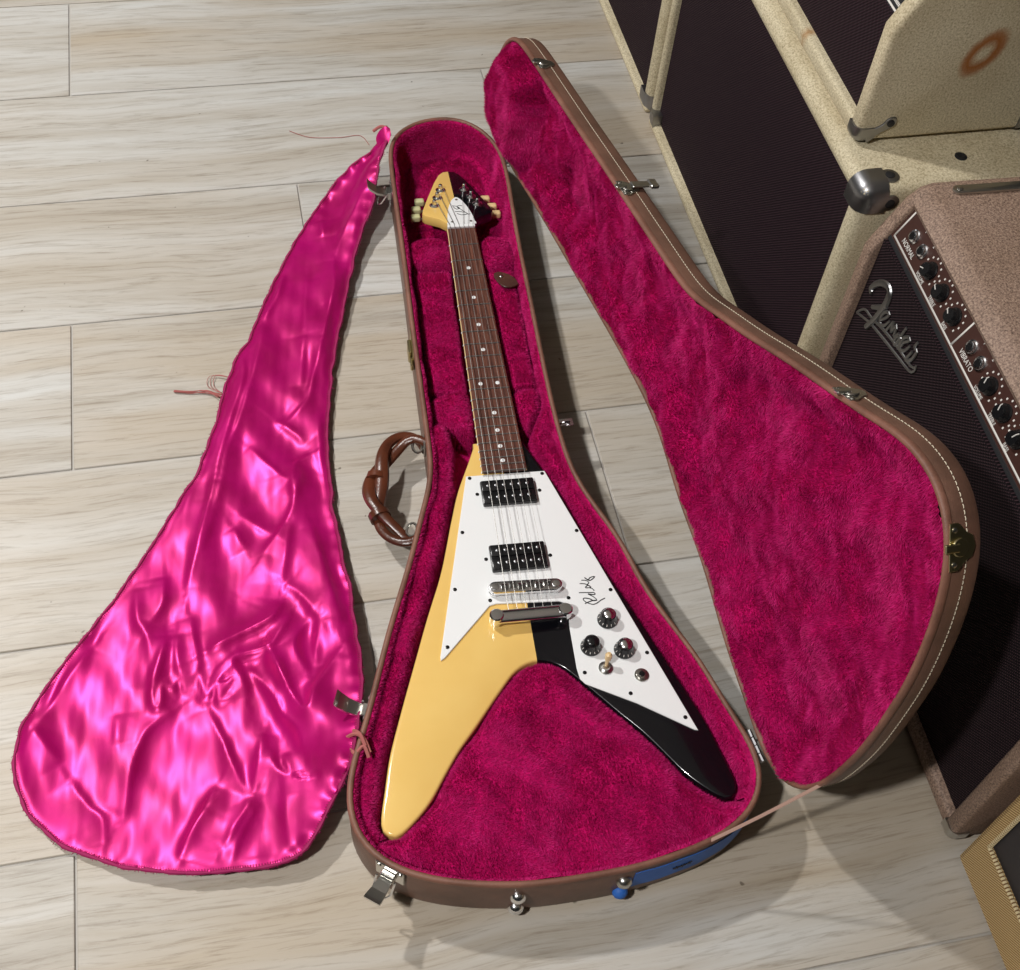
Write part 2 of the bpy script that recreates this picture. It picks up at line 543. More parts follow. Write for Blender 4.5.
def pile(name, V, F, density, length, parent, flow=0., lean=.5, seed=1, width=.00042):
    """plush fibres: one thin blade each, combed in drifting directions"""
    V = np.asarray(V, float); F = np.asarray(F)
    r = np.random.default_rng(seed)
    T = np.vstack([F[:, [0, 1, 2]], F[:, [0, 2, 3]]]) if F.shape[1] == 4 else F
    a, b, c = V[T[:, 0]], V[T[:, 1]], V[T[:, 2]]
    N = np.cross(b - a, c - a)
    A = np.linalg.norm(N, axis=1) / 2
    N = N / (2 * A[:, None] + 1e-15)
    n = int(A.sum() * density)
    k = np.searchsorted(np.cumsum(A) / A.sum(), r.random(n))
    k = np.minimum(k, len(T) - 1)
    u, v = r.random(n), r.random(n)
    m = u + v > 1
    u[m], v[m] = 1 - u[m], 1 - v[m]
    P = a[k] + (b[k] - a[k]) * u[:, None] + (c[k] - a[k]) * v[:, None]
    nn = N[k]
    ang = flow + 1.3 * wav(P[:, 0], P[:, 1], 10, seed + 3) + .7 * wav(P[:, 0], P[:, 1], 38, seed + 5) + .3 * r.standard_normal(n)
    d = np.stack([np.cos(ang), np.sin(ang), np.zeros(n)], 1)
    d -= nn * np.sum(d * nn, 1)[:, None]
    d /= np.linalg.norm(d, axis=1)[:, None] + 1e-9
    ln = lean * (1.5 + 1.3 * wav(P[:, 0], P[:, 1], 11, seed + 9))
    D = nn + d * ln[:, None] + .16 * r.standard_normal((n, 3))
    D /= np.linalg.norm(D, axis=1)[:, None]
    L = length * r.uniform(.7, 1.25, n)
    side = np.cross(D, r.standard_normal((n, 3)))
    side /= np.linalg.norm(side, axis=1)[:, None] + 1e-9
    W = width * r.uniform(.7, 1.3, n)
    root_p = P - nn * .0006
    VV = np.empty((n * 3, 3))
    VV[0::3] = root_p + side * W[:, None]
    VV[1::3] = root_p - side * W[:, None]
    VV[2::3] = P + D * L[:, None]
    me = bpy.data.meshes.new(name)
    me.vertices.add(n * 3)
    me.vertices.foreach_set('co', VV.ravel())
    me.loops.add(n * 3)
    me.loops.foreach_set('vertex_index', np.arange(n * 3, dtype=np.int32))
    me.polygons.add(n)
    me.polygons.foreach_set('loop_start', np.arange(0, n * 3, 3, dtype=np.int32))
    me.update(calc_edges=True)
    me.materials.append(M['pile'])
    o = bpy.data.objects.new(name, me)
    COL.objects.link(o)
    o.parent = parent
    o['kind'] = 'stuff'
    return o

def text_mesh(body, size, extrude=.0002, align='CENTER'):
    cu = bpy.data.curves.new('lettering', 'FONT')
    cu.body = body
    cu.size = size
    cu.extrude = extrude
    cu.align_x = align
    cu.align_y = 'CENTER'
    cu.resolution_u = 3
    o = bpy.data.objects.new('lettering', cu)
    COL.objects.link(o)
    bpy.context.view_layer.update()
    dg = bpy.context.evaluated_depsgraph_get()
    me = bpy.data.meshes.new_from_object(o.evaluated_get(dg))
    bpy.data.objects.remove(o, do_unlink=True)
    bpy.data.curves.remove(cu)
    me.materials.clear()
    return me

def lettering(name, body, size, mat, parent, M4, sx=1.):
    me = text_mesh(body, size)
    me.transform(M4 @ Matrix.Diagonal((sx, 1, 1, 1)))
    me.materials.append(mat)
    me.name = name
    o = bpy.data.objects.new(name, me)
    COL.objects.link(o)
    o.parent = parent
    return o

# ------------------------------------------------------------------ floor
fl = MB().rbox((-2.9, -1.05, -.03), (3.3, 3.75, -.0025)).build('floor', M['grout'])
fl['kind'] = 'structure'
ce = MB().rbox((-2.9, -1.9, 2.42), (3.3, 3.9, 2.50)).build('added_ceiling', M['added_ceiling'])  # out of view; added as a white bounce surface so the chrome reads brighter
ce['kind'] = 'structure'
PW, PL = .26136, 1.0416
pm = MB().rbox((-PL / 2 + .0014, -PW / 2 + .0014, -.008), (PL / 2 - .0014, PW / 2 - .0014, 0), .0009, 1)
plank0 = None
for k in range(-7, 11):
    yc = 2.1248 - (k + .5) * PW
    xo = -.2675 + (2 * .3472 * (k % 3))
    for j in range(-3, 4):
        xc = xo + (j + .5) * PL
        if not (-2.4 < xc < 2.8) or not (-.9 < yc < 3.6):
            continue
        if plank0 is None:
            p = plank0 = pm.build('plank', M['floor'], fl, auto=30)
        else:
            p = plank0.copy()
            COL.objects.link(p)
        p.location = (xc, yc, 0)

# ------------------------------------------------------------------ guitar case
GX, GY, GROT = .26866, .76902, -math.radians(3.284)
case = root('guitar_case', (GX, GY, 0), GROT,
            'open brown guitar case with magenta plush lining and raised lid, holding the guitar', 'guitar case')
CASE_G = [(-0.089,0.82),(-0.057,0.855),(-0.019,0.87),(0.024,0.868),(0.05,0.849),(0.068,0.821),(0.081,0.786),(0.084,0.727),(0.08,0.592),(0.079,0.454),(0.078,0.33),(0.079,0.245),(0.084,0.171),(0.096,0.123),(0.125,0.053),(0.143,-0.023),(0.167,-0.082),(0.186,-0.125),(0.199,-0.172),(0.215,-0.22),(0.224,-0.25),(0.223,-0.273),(0.211,-0.3),(0.189,-0.321),(0.159,-0.336),(0.117,-0.348),(0.055,-0.359),(0.005,-0.361),(-0.042,-0.363),(-0.096,-0.357),(-0.138,-0.349),(-0.179,-0.334),(-0.201,-0.321),(-0.218,-0.301),(-0.23,-0.278),(-0.231,-0.248),(-0.226,-0.216),(-0.208,-0.17),(-0.195,-0.131),(-0.172,-0.057),(-0.152,-0.001),(-0.133,0.051),(-0.12,0.095),(-0.104,0.142),(-0.096,0.168),(-0.095,0.199),(-0.095,0.257),(-0.095,0.361),(-0.095,0.452),(-0.094,0.543),(-0.094,0.647),(-0.094,0.748)]
OUT = smooth_loop(catmull(CASE_G, 260), 10)
NRM = loop_normals(OUT)
NOUT = len(OUT)
RIMZ = .08

def ring(off, z):
    return np.c_[OUT + NRM * off, np.full(NOUT, z)]

def loft(rings, cap0=False, cap1=False):
    V = np.vstack(rings); n = NOUT; F = []
    for i in range(len(rings) - 1):
        for k in range(n):
            l = (k + 1) % n
            F.append((i * n + k, i * n + l, (i + 1) * n + l, (i + 1) * n + k))
    if cap0:
        F.append(tuple(range(n))[::-1])
    if cap1:
        F.append(tuple((len(rings) - 1) * n + k for k in range(n)))
    return V, F

def flip(F):
    return [tuple(f)[::-1] for f in F]

AREA = np.sum(OUT[:, 0] * np.roll(OUT[:, 1], -1) - np.roll(OUT[:, 0], -1) * OUT[:, 1])
FX = (lambda F: F) if AREA > 0 else flip

V, F = loft([ring(-.006, .0005), ring(-.001, .004), ring(0, .010), ring(0, .074), ring(-.002, .0785), ring(-.0045, .079), ring(-.0055, .012)], True, True)
mk('shell', V, FX(F), M['vinyl'], case, True, 40)
V, F = loft([ring(.0008, .0735), ring(.0018, .077), ring(.0004, .0805), ring(-.0025, .0812), ring(-.0048, .0797), ring(-.0054, .076)])
mk('rim', V, FX(F), M['rim'], case, True, 60)
# plush inner wall and floor
nz = wav(OUT[:, 0], OUT[:, 1], 14, 5)[:, None]
rings = []
for off, z in [(-.0046, .0785), (-.0064, .0775), (-.0085, .070), (-.0092, .050), (-.011, .030), (-.018, .018), (-.030, .0145)]:
    P = OUT + NRM * (off + .0012 * nz)
    rings.append(np.c_[P, np.full(NOUT, z)])
V, F = loft(rings, False, True)
lining = mk('lining', V, FX(F), M['plush'], case, True, None)
F4 = np.array([f for f in FX(F) if len(f) == 4])
wallF = F4
pile('wall_pile', V, wallF, 8.0e5, .0036, lining, seed=11)

# guitar body outline (metres, origin at the bridge, +y to the head)
HALF = [(.0285, .231), (.033, .2255), (.044, .199), (.063, .154), (.076, .112), (.088, .069), (.1, .03), (.1215, -.026), (.1405, -.079), (.163, -.142), (.180, -.193), (.189, -.232), (.1955, -.262), (.1955, -.276), (.190, -.2835)]
WEDGE = [(-0.195,-0.291),(-0.178,-0.288),(-0.159,-0.275),(-0.14,-0.252),(-0.123,-0.224),(-0.104,-0.199),(-0.082,-0.173),(-0.061,-0.145),(-0.043,-0.123),(-0.029,-0.11),(-0.015,-0.102),(-0.001,-0.1),(0.015,-0.105),(0.03,-0.117),(0.056,-0.147),(0.081,-0.176),(0.107,-0.203),(0.132,-0.233),(0.155,-0.263),(0.17,-0.288),(0.191,-0.285)]
# mean of both sides of the V
vin = [(.178, -.2855), (.157, -.269), (.139, -.249), (.121, -.222), (.1035, -.197), (.082, -.1715), (.059, -.143), (.042, -.1225), (.029, -.108), (.015, -.099)]
half = HALF + vin
BODY = half + [(0, -.0955)] + [(-x, y) for x, y in half[::-1]]
def off_half(d):
    """outer body edge pushed out by d, one side (x > 0), top to bottom"""
    P = np.array(HALF)
    t = np.gradient(P, axis=0)
    n = np.stack([-t[:, 1], t[:, 0]], 1)
    n /= np.linalg.norm(n, axis=1)[:, None]
    n *= np.where(n[:, :1] > 0, 1, -1) if False else 1
    return P + n * d
oh = off_half(.0025)
RIN = [(.062, .275), (.050, .252), (.042, .232), (.0415, .212)] + [tuple(p) for p in oh if p[1] < .19]
LIN = [(-.083, .262), (-.069, .265), (-.0615, .247), (-.058, .214)] + [(-p[0], p[1]) for p in oh if p[1] < .19]
RPOLY = RIN + [(.199, -.300), (.2135, -.272), (.2145, -.250), (.2055, -.222), (.1895, -.175), (.1765, -.128), (.1575, -.085), (.1335, -.026), (.1155, .05), (.0865, .12), (.0745, .17), (.0695, .245), (.069, .28)]
LPOLY = LIN + [(-.206, -.300), (-.2205, -.276), (-.2215, -.248), (-.2165, -.219), (-.1985, -.173), (-.1855, -.134), (-.1625, -.06), (-.1425, -.004), (-.1235, .048), (-.1105, .092), (-.0945, .139), (-.0865, .167), (-.0855, .199), (-.0855, .258)]
WIN = [(x, y - .002) for x, y in [(-a, b) for a, b in vin] + [(0, -.0955)] + vin[::-1]]
WPOLY = [(-.2015, -.2865)] + WIN + [(.2015, -.2865), (.199, -.302), (.1825, -.3115), (.1555, -.3255), (.1145, -.3375), (.055, -.3485), (.005, -.3505), (-.042, -.3525), (-.094, -.3465), (-.135, -.3385), (-.174, -.3245), (-.194, -.3115), (-.206, -.300)]

def hug(P, d=.0072):
    out = []
    for p in P:
        k = int(np.argmin(np.hypot(OUT[:, 0] - p[0], OUT[:, 1] - p[1])))
        out.append(tuple(OUT[k] - NRM[k] * d))
    return out
RPOLY = RIN + hug(RPOLY[len(RIN):])
LPOLY = LIN + hug(LPOLY[len(LIN):])
WPOLY = WPOLY[:1 + len(WIN) + 1] + hug(WPOLY[1 + len(WIN) + 1:])

def pad(name, poly, ztop, r, seed, res=.0035, dome=.003, zbot=.02, tilt=None, dens=1.25e6, leng=.0044, flow=-1.2, n=90, inner=None):
    P = smooth_loop(catmull(poly, max(n, 40)), 1) if n else np.array(poly)
    X, Y, S, Fq = grid_in(P, res)
    k = np.clip(S / r, 0, 1) if inner is None else np.minimum(np.clip(polydist(inner, X, Y) / r, 0, 1), np.clip(S / .003 + .8, 0, 1))
    Z = zbot + (ztop - zbot) * np.sqrt(np.clip(1 - (1 - k) ** 2, 0, 1))
    Z += dome * sstep(S / (r * 3)) + (.0016 * wav(X, Y, 14, seed + 1) + .0011 * wav(X, Y, 32, seed)) * k
    if tilt is not None:
        Z += tilt(X, Y) * k
    Vv = np.c_[X, Y, Z]
    o = mk(name, Vv, Fq, M['plush'], case, True, None)
    pile(name + '_pile', Vv, Fq, dens, leng, o, flow=flow, seed=seed + 40)
    return o
pad('side_bolster', LPOLY, .0685, .013, 21, tilt=lambda X, Y: -.002 * sstep((.0 - Y) / .3), n=170, inner=LIN)
pad('side_bolster', RPOLY, .0685, .011, 22, tilt=lambda X, Y: -.001 * sstep((.0 - Y) / .3), n=170, inner=RIN)
pad('wedge_pad', WPOLY, .0655, .012, 23, dome=.007, tilt=lambda X, Y: -.017 * sstep((-.27 - .25 * np.abs(X) ** 1.2 - Y + .02) / .085) - .004 * np.exp(-(polydist([(.12, -.245), (.175, -.30)], X, Y) / .006) ** 2), n=180, inner=[(-.206, -.2885)] + WIN + [(.2, -.2885)])
BLK = dict(
    BL1=[(-.0825, .602), (-.068, .614), (-.051, .616), (-.0235, .606), (-.0235, .5585), (-.080, .5585)],
    BR1=[(.0255, .604), (.04, .613), (.062, .610), (.072, .595), (.071, .553), (.0255, .551)],
    BL2=[(-.083, .300), (-.074, .316), (-.029, .3195), (-.030, .252), (-.056, .256), (-.080, .269)],
    BR2=[(.0305, .314), (.067, .318), (.067, .283), (.046, .249), (.032, .262)])
pad('neck_block', BLK['BL1'], .066, .012, 31, n=60, dome=.004, zbot=.014, res=.003)
pad('neck_block', BLK['BR1'], .066, .012, 32, n=60, dome=.004, zbot=.014, res=.003)
pad('neck_block', BLK['BL2'], .060, .012, 33, n=60, dome=.004, zbot=.014, res=.003)
pad('neck_block', BLK['BR2'], .060, .012, 34, n=60, dome=.004, zbot=.014, res=.003)
pad('compartment_lid', [(-.078, .556), (-.0245, .555), (-.0295, .322), (-.079, .322)], .054, .006, 35, n=0, dome=.0005, zbot=.014, res=.003)
pad('compartment_lid', [(.0255, .548), (.068, .548), (.066, .322), (.0315, .322)], .054, .006, 36, n=0, dome=.0005, zbot=.014, res=.003)
pad('head_floor', [(-.066, .80), (-.045, .835), (0, .848), (.035, .842), (.052, .81), (.056, .74), (.056, .60), (-.068, .60)], .0165, .004, 37, n=60, dome=.001, zbot=.0135)
# leather pull tab with its stud
tb = MB()
tp = catmull([(.036, .534), (.046, .537), (.062, .527), (.068, .510), (.049, .506), (.038, .520)], 40)
tb.prism([tuple(p) for p in tp], .0595, .0625, .0008, 1)
tab = tb.build('pull_tab', M['dark_leather'], case, label='dark brown leather pull tab')
MB().lathe([(.0026, .0625), (.0026, .0635), (.0014, .0642)], (.046, .527, 0), 12).build('stud', M['nickel'], tab)

# ---- lid, swung open about the hinge line
HA, HB = np.array([.0828, .7768, RIMZ]), np.array([.2234, -.2375, RIMZ])
HU = (HB - HA) / np.linalg.norm(HB - HA)
def lidT(P, ang=-math.radians(98)):
    P = np.asarray(P, float) - HA
    c, s = math.cos(ang), math.sin(ang)
    return HA + P * c + np.cross(HU, P) * s + np.outer(P @ HU, HU) * (1 - c)
LZ = RIMZ + .0015
LD = .038
V, F = loft([ring(-.0042, LZ + .034), ring(-.004, LZ + .001), ring(-.002, LZ), ring(0, LZ + .003), ring(0, LZ + LD - .007), ring(-.002, LZ + LD - .002), ring(-.007, LZ + LD)], True, True)
lid = mk('lid', lidT(V), FX(F), M['vinyl'], case, True, 40, label='raised lid with brown vinyl side and white stitching')
V, F = loft([ring(-.0050, LZ + .004), ring(-.0046, LZ + .0002), ring(-.0022, LZ - .0016), ring(.0004, LZ - .0006), ring(.0016, LZ + .003), ring(.0008, LZ + .006)])
mk('lid_rim', lidT(V), FX(F), M['rim'], lid, True, 60)
LP = OUT - NRM * .0046
X, Y, S, Fq = grid_in(LP, .0045)
hd = sstep((Y - .690) / .03)
dep = .002 + (.018 + .009 * wav(X, Y, 7, 3) + .004 * wav(X, Y, 17, 13)) * sstep(S / .05)
hside = OUT[(OUT[:, 0] > .06) & (OUT[:, 1] < .78) & (OUT[:, 1] > -.28)]
hd_ = np.min(np.hypot(X[:, None] - hside[None, ::3, 0], Y[:, None] - hside[None, ::3, 1]), axis=1)
dep -= .007 * np.exp(-((hd_ - .034) / .011) ** 2)
dep = dep * (1 - hd) + hd * (.004 - .030 * sstep(S / .035))
dep += .0020 * wav(X, Y, 30, 8)
crease = np.exp(-((Y - .695 + .01 * np.sin(X * 40)) / .008) ** 2)
dep += .012 * crease * sstep(S / .02)
Vl = lidT(np.c_[X, Y, LZ + dep])
Fl = Fq[:, ::-1]
ll = mk('lid_lining', Vl, Fl, M['plush'], lid, True, None)
def lid_pile():
    # strands combed along the lid
    pl = pile('lid_pile', np.c_[X, Y, LZ + dep], Fl, 1.15e6, .0050, lid, flow=-1.4, seed=77)
    co = np.empty(len(pl.data.vertices) * 3)
    pl.data.vertices.foreach_get('co', co)
    pl.data.vertices.foreach_set('co', lidT(co.reshape(-1, 3)).ravel())
    pl.data.update()
lid_pile()

def out_at(x, y):
    k = int(np.argmin(np.hypot(OUT[:, 0] - x, OUT[:, 1] - y)))
    return k, OUT[k], NRM[k]
# white stitching along the lid wall
seg = np.linalg.norm(np.roll(OUT, -1, 0) - OUT, axis=1)
cum = np.r_[0, np.cumsum(seg)]
tot = cum[-1]
st = MB()
closed = np.vstack([OUT, OUT[:1]]); nclosed = np.vstack([NRM, NRM[:1]])
def on_out(s):
    s = s % tot
    p = np.array([np.interp(s, cum, closed[:, 0]), np.interp(s, cum, closed[:, 1])])
    n = np.array([np.interp(s, cum, nclosed[:, 0]), np.interp(s, cum, nclosed[:, 1])])
    return p, n / np.linalg.norm(n)
s = 0.
while s < tot:
    q = []
    for ds in (0, .0018, .0036):
        p, n = on_out(s + ds)
        q.append((*(p + n * (.0003 + (.0005 if ds == .0018 else 0))), LZ + .0205))
    if not (q[0][0] > .06 and -.24 < q[0][1] < .80):
        st.tube(lidT(q), .00052, 4)
    s += .0052
st.build('stitching', M['thread'], lid, kind='stuff')

# ---- metal: latches on the base wall, catches on the lid
def latch(x, y, swing, name='latch', zc=.066):
    k, p, n = out_at(x, y)
    t = np.array([-n[1], n[0]])
    F4x4 = Matrix(((t[0], n[0], 0, p[0]), (t[1], n[1], 0, p[1]), (0, 0, 1, 0), (0, 0, 0, 1)))   # x along, y out, z up
    b = MB().rbox((-.017, .0003, zc - .020), (.017, .0022, zc + .012), .0009, 1)
    for sx in (-.0125, .0125):
        b.lathe([(.0028, 0), (.0028, .001), (.0012, .0018)], n=10, M4=frame((sx, .0022, zc + .006), (0, 1, 0)))
    b.rbox((-.008, .002, zc - .013), (.008, .009, zc + .001), .0012, 1)
    base = b.xf(F4x4).build(name, M['nickel'], case)
    lv = MB()
    path = [(0, .006, zc - .004), (0, .014, zc - .001), (0, .024, zc - .001 + swing * .004), (0, .034, zc + swing * .012), (0, .038, zc + swing * .018)]
    for i in range(len(path) - 1):
        a, c = path[i], path[i + 1]
        w0, w1 = (.0075, .0075, .0085, .0095, .0095)[i], (.0075, .0085, .0095, .0095, .009)[i]
        lv.add([(-w0, a[1], a[2]), (w0, a[1], a[2]), (w1, c[1], c[2]), (-w1, c[1], c[2]),
                (-w0, a[1], a[2] - .0040), (w0, a[1], a[2] - .0040), (w1, c[1], c[2] - .0040), (-w1, c[1], c[2] - .0040)],
               [(0, 1, 2, 3), (7, 6, 5, 4), (0, 4, 5, 1), (2, 6, 7, 3), (1, 5, 6, 2), (3, 7, 4, 0)])
    lv.xf(F4x4).build('lever', M['nickel'], base)
    lp = MB().tube([(-.0105, .010, zc - .002), (-.0105, .018, zc - .016), (-.006, .022, zc - .022), (.006, .022, zc - .022), (.0105, .018, zc - .016), (.0105, .010, zc - .002)], .0013, 6)
    lp.xf(F4x4).build('bail', M['chrome'], base)
    return base
latch(-.096, .720, 1)
latch(-.199, -.135, 1)
latch(-.189, -.325, .3)

def brass_lock(x, y):
    k, p, n = out_at(x, y)
    t = np.array([-n[1], n[0]])
    F4 = Matrix(((t[0], n[0], 0, p[0]), (t[1], n[1], 0, p[1]), (0, 0, 1, 0), (0, 0, 0, 1)))
    b = MB().rbox((-.022, .0003, .040), (.022, .0024, .078), .001, 1)
    b.lathe([(.006, 0), (.006, .002), (.002, .003)], n=14, M4=frame((.004, .0024, .058), (0, 1, 0)))
    base = b.xf(F4).build('lock_plate', M['brass'], case)
    MB().rbox((-.010, .0024, .046), (.014, .0075, .070), .0015, 1).xf(F4).build('lock_hasp', M['brass'], base)
    MB().rbox((.014, .0024, .048), (.030, .006, .060), .0012, 1).xf(F4).build('lock_slide', M['brass'], base)
brass_lock(-.104, .394)

for x, y in ((-.094, .551), (-.094, .502)):
    k, p, n = out_at(x, y)
    MB().lathe([(.0024, 0), (.0024, .0006), (.001, .0015)], n=10, M4=frame((*(p + n * .0006), .0755), (*n, .5))).build('rivet', M['nickel'], case)

def catch(x, y, mat, w=.017, along=0.):
    k, p, n = out_at(x, y)
    t = np.array([-n[1], n[0]])
    p = p + t * along
    F4 = Matrix(((t[0], n[0], 0, p[0]), (t[1], n[1], 0, p[1]), (0, 0, 1, LZ), (0, 0, 0, 1)))
    def lx(b):
        b.xf(F4)
        b.v = [tuple(q) for q in lidT(np.array(b.v))]
        return b
    out = [(-w, .001), (w, .001), (w, .010), (w * .62, .018), (w * .45, .025), (0, .028), (-w * .45, .025), (-w * .62, .018), (-w, .010)]
    b = MB().prism([(a, c) for a, c in out], .0004, .0022, .0005, 1, axes=(0, 2, 1))
    o = lx(b).build('catch_plate', mat, lid)
    h = MB().prism([(.0085 * math.cos(a), .011 + .0085 * math.sin(a)) for a in np.linspace(0, 2 * math.pi, 18, endpoint=False)], .0022, .0045, .0008, 1, axes=(0, 2, 1))
    h.rbox((-.004, .0022, -.006), (.004, .006, .010), .0012, 1)
    lx(h).build('catch_hook', mat, o)
    for sx in (-.72, .72):
        r = MB().lathe([(.0026, 0), (.0024, .0008), (.001, .0014)], n=10, M4=frame((sx * w, .0022, .0058), (0, 1, 0)))
        lx(r).build('rivet', M['nickel'], o)
catch(-.094, .720, M['nickel'], .015)
catch(-.095, .392, M['nickel'], .016)
catch(-.196, -.134, M['nickel'], .016)
catch(-.196, -.326, M['brass'], .021)
# the hasp that sticks up from the lid edge by the far amplifier cabinet
k, p, n = out_at(-.095, .388)
hp = MB().rbox((p[0] - .0075, p[1] - .006, LZ + .016), (p[0] - .0045, p[1] + .006, LZ + .046), .001, 1)
hp.rbox((p[0] - .009, p[1] - .0085, LZ + .040), (p[0] - .0035, p[1] + .0085, LZ + .052), .0015, 1)
hp.v = [tuple(q) for q in lidT(np.array(hp.v))]
hp.build('hasp', M['nickel'], lid)

# hinges on the hinge line
for (x, y) in ((.0822, .770), (.2215, -.236)):
    k, p, n = out_at(x, y)
    t = np.array([-n[1], n[0]])
    c = Vector((*(p + n * .003), RIMZ + .0005))
    tv = Vector((*t, 0))
    b = MB()
    for j in range(4):
        a = c + tv * (-.020 + j * .010 + .0006); d = c + tv * (-.020 + (j + 1) * .010 - .0006)
        b.tube([a, d], .0028, 8)
    h = b.build('hinge', M['steel'], case)
    lf = MB().rbox((-.020, .0006, .055), (.020, .0018, .078), .0005, 1)
    lf.xf(Matrix(((t[0], n[0], 0, p[0]), (t[1], n[1], 0, p[1]), (0, 0, 1, 0), (0, 0, 0, 1)))).build('hinge_leaf', M['nickel'], h)
# small spring clasp half-way down the hinge side
k, p, n = out_at(.088, .2485)
t = np.array([-n[1], n[0]])
F4 = Matrix(((t[0], n[0], 0, p[0]), (t[1], n[1], 0, p[1]), (0, 0, 1, 0), (0, 0, 0, 1)))
cl = MB().rbox((-.012, .0004, .045), (.012, .002, .072), .0006, 1).xf(F4).build('side_clasp', M['chrome'], case)
MB().tube([(-.005, .002, .066), (-.005, .010, .070), (-.002, .018, .066), (.003, .016, .056), (.004, .006, .050)], .0016, 6).xf(F4).build('spring_hook', M['chrome'], cl)
MB().rbox((-.006, .004, .062), (.006, .024, .064), .0006, 1).xf(F4).build('tongue', M['chrome'], cl)
sn = MB().lathe([(.005, 0), (.005, .004), (.003, .006)], n=12, M4=frame((*(p + n * .0008), LZ + .010), (*n, 0)))
sn.v = [tuple(q) for q in lidT(np.array(sn.v))]
sn.build('snap_stud', M['matte_black'], lid)

# studs on the foot end, blue tape
for (x, y, zz) in ((-.105, -.356, 0), (.018, -.361, 0)):
    pass
def end_stud(x, z, mat):
    k = int(np.argmin(np.hypot(OUT[:, 0] - x, OUT[:, 1] + .36)))
    p, n = OUT[k], NRM[k]
    MB().lathe([(.0085, 0), (.0088, .002), (.0074, .0058), (.004, .0084), (.001, .0092)], n=20,
               M4=frame((*(p + n * .0004), z), (*n, .15))).build('end_stud', mat, case)
end_stud(-.059, .050, M['chrome']); end_stud(-.067, .016, M['chrome'])
end_stud(.052, .050, M['nickel']); end_stud(.050, .018, M['tape'])
ks = [i for i in range(NOUT) if OUT[i, 1] < -.27 and .056 < OUT[i, 0] < .2]
ks.sort(key=lambda i: OUT[i, 0])
TV, TF = [], []
for q, i in enumerate(ks):
    j = .0012 * math.sin(q * 1.7)
    for o_, z_ in ((.0012, .064 + j), (.0012, .024 + j), (.0004, .024 + j), (.0004, .064 + j)):
        TV.append((*(OUT[i] + NRM[i] * o_), z_))
for q in range(len(ks) - 1):
    for r_ in range(4):
        TF.append((q * 4 + r_, q * 4 + (r_ + 1) % 4, (q + 1) * 4 + (r_ + 1) % 4, (q + 1) * 4 + r_))
TF += [(0, 1, 2, 3), tuple((len(ks) - 1) * 4 + r_ for r_ in (3, 2, 1, 0))]
tape = mk('tape_strip', TV, TF, M['tape'], case, True, 40, label='strip of blue masking tape on the foot end')
# dark pen scrawl along the tape
sc = MB()
pts = []
for q in np.linspace(0, 1, 60):
    f = 4 + q * (len(ks) - 12)
    i0 = ks[int(f)]; i1 = ks[int(f) + 1]; w = f - int(f)
    P = OUT[i0] * (1 - w) + OUT[i1] * w; N = NRM[i0] * (1 - w) + NRM[i1] * w
    pts.append((*(P + N * .0021), .044 + .0035 * math.sin(q * 47) * (.4 + .6 * math.sin(q * 9) ** 2)))
sc.tube(pts, .0006, 4)
sc.build('pen_scrawl', M['ink'], tape)

# lid stay: thin ribbon from the base rim to the lid rim
A = np.array([.1455, -.338, .080])
Bp = lidT(np.array([[.152, -.336, LZ + .002]]))[0]
rb = MB()
pth = [A + (Bp - A) * q + np.array([0, 0, -.004 * math.sin(math.pi * q)]) for q in np.linspace(0, 1, 14)]
rb.tube(pth, .0019, 6, flat=.3)
rb.build('stay_ribbon', M['strap'], case, label='thin tan ribbon holding the lid')

# ---- carrying handle of twisted leather on the latch side
wm = case.matrix_world.inverted()
hw = catmull([(.190, 1.012, .046), (.176, 1.030, .044), (.156, 1.030, .042), (.133, 1.006, .041), (.117, .971, .040), (.111, .937, .040), (.118, .903, .040), (.135, .878, .041), (.152, .872, .043), (.163, .884, .046)], 60, False)
hl = np.array([tuple(wm @ Vector(p)) for p in hw])
tn = np.gradient(hl, axis=0); tn /= np.linalg.norm(tn, axis=1)[:, None]
sd = np.cross(tn, np.array([0, 0, 1.]))
q = np.linspace(0, 1, 60)
hand = None
for sgn in (1, -1):
    ph = 3.2 * math.pi * (q - .5)
    amp = .0075 * (1 - .0 * q)
    P = hl + sd * (sgn * amp * np.cos(ph))[:, None] + np.c_[0 * q, 0 * q, sgn * amp * .8 * np.sin(ph)]
    b = MB().tube(P, [.0062 + .0034 * math.exp(-((u - .45) / .22) ** 2) for u in q], 10, flat=.85)
    if hand is None:
        hand = b.build('handle', M['leather'], case, label='twisted brown leather carrying handle')
    else:
        b.build('handle_strand', M['leather'], hand)
for u in (26, 40):
    P = [hl[u - 1], hl[u], hl[u + 1]]
    MB().tube(P, .0142, 12).build('handle_wrap', M['leather'], hand)
for e in (0, -1):
    c = hl[e]
    ku, pu, nu = out_at(c[0], c[1])
    tv = np.array([-nu[1], nu[0]])
    rg = MB().tube([(*(pu + nu * (.004 + .009 * (1 + math.cos(a)) * .7) + tv * .010 * math.sin(a)), .046) for a in np.linspace(0, 2 * math.pi, 20, endpoint=False)], .0018, 6, closed=True)
    rg.build('handle_ring', M['nickel'], case)
    MB().rbox((-.011, .0003, .036), (.011, .0028, .056), .0008, 1).xf(Matrix(((tv[0], nu[0], 0, pu[0]), (tv[1], nu[1], 0, pu[1]), (0, 0, 1, 0), (0, 0, 0, 1)))).build('handle_plate', M['nickel'], case)

# ------------------------------------------------------------------ electric guitar
gtr = root('electric_guitar', (GX, GY, .020), GROT,
           'V-shaped electric guitar split yellow and black with white pickguard, lying in the plush case', 'guitar')
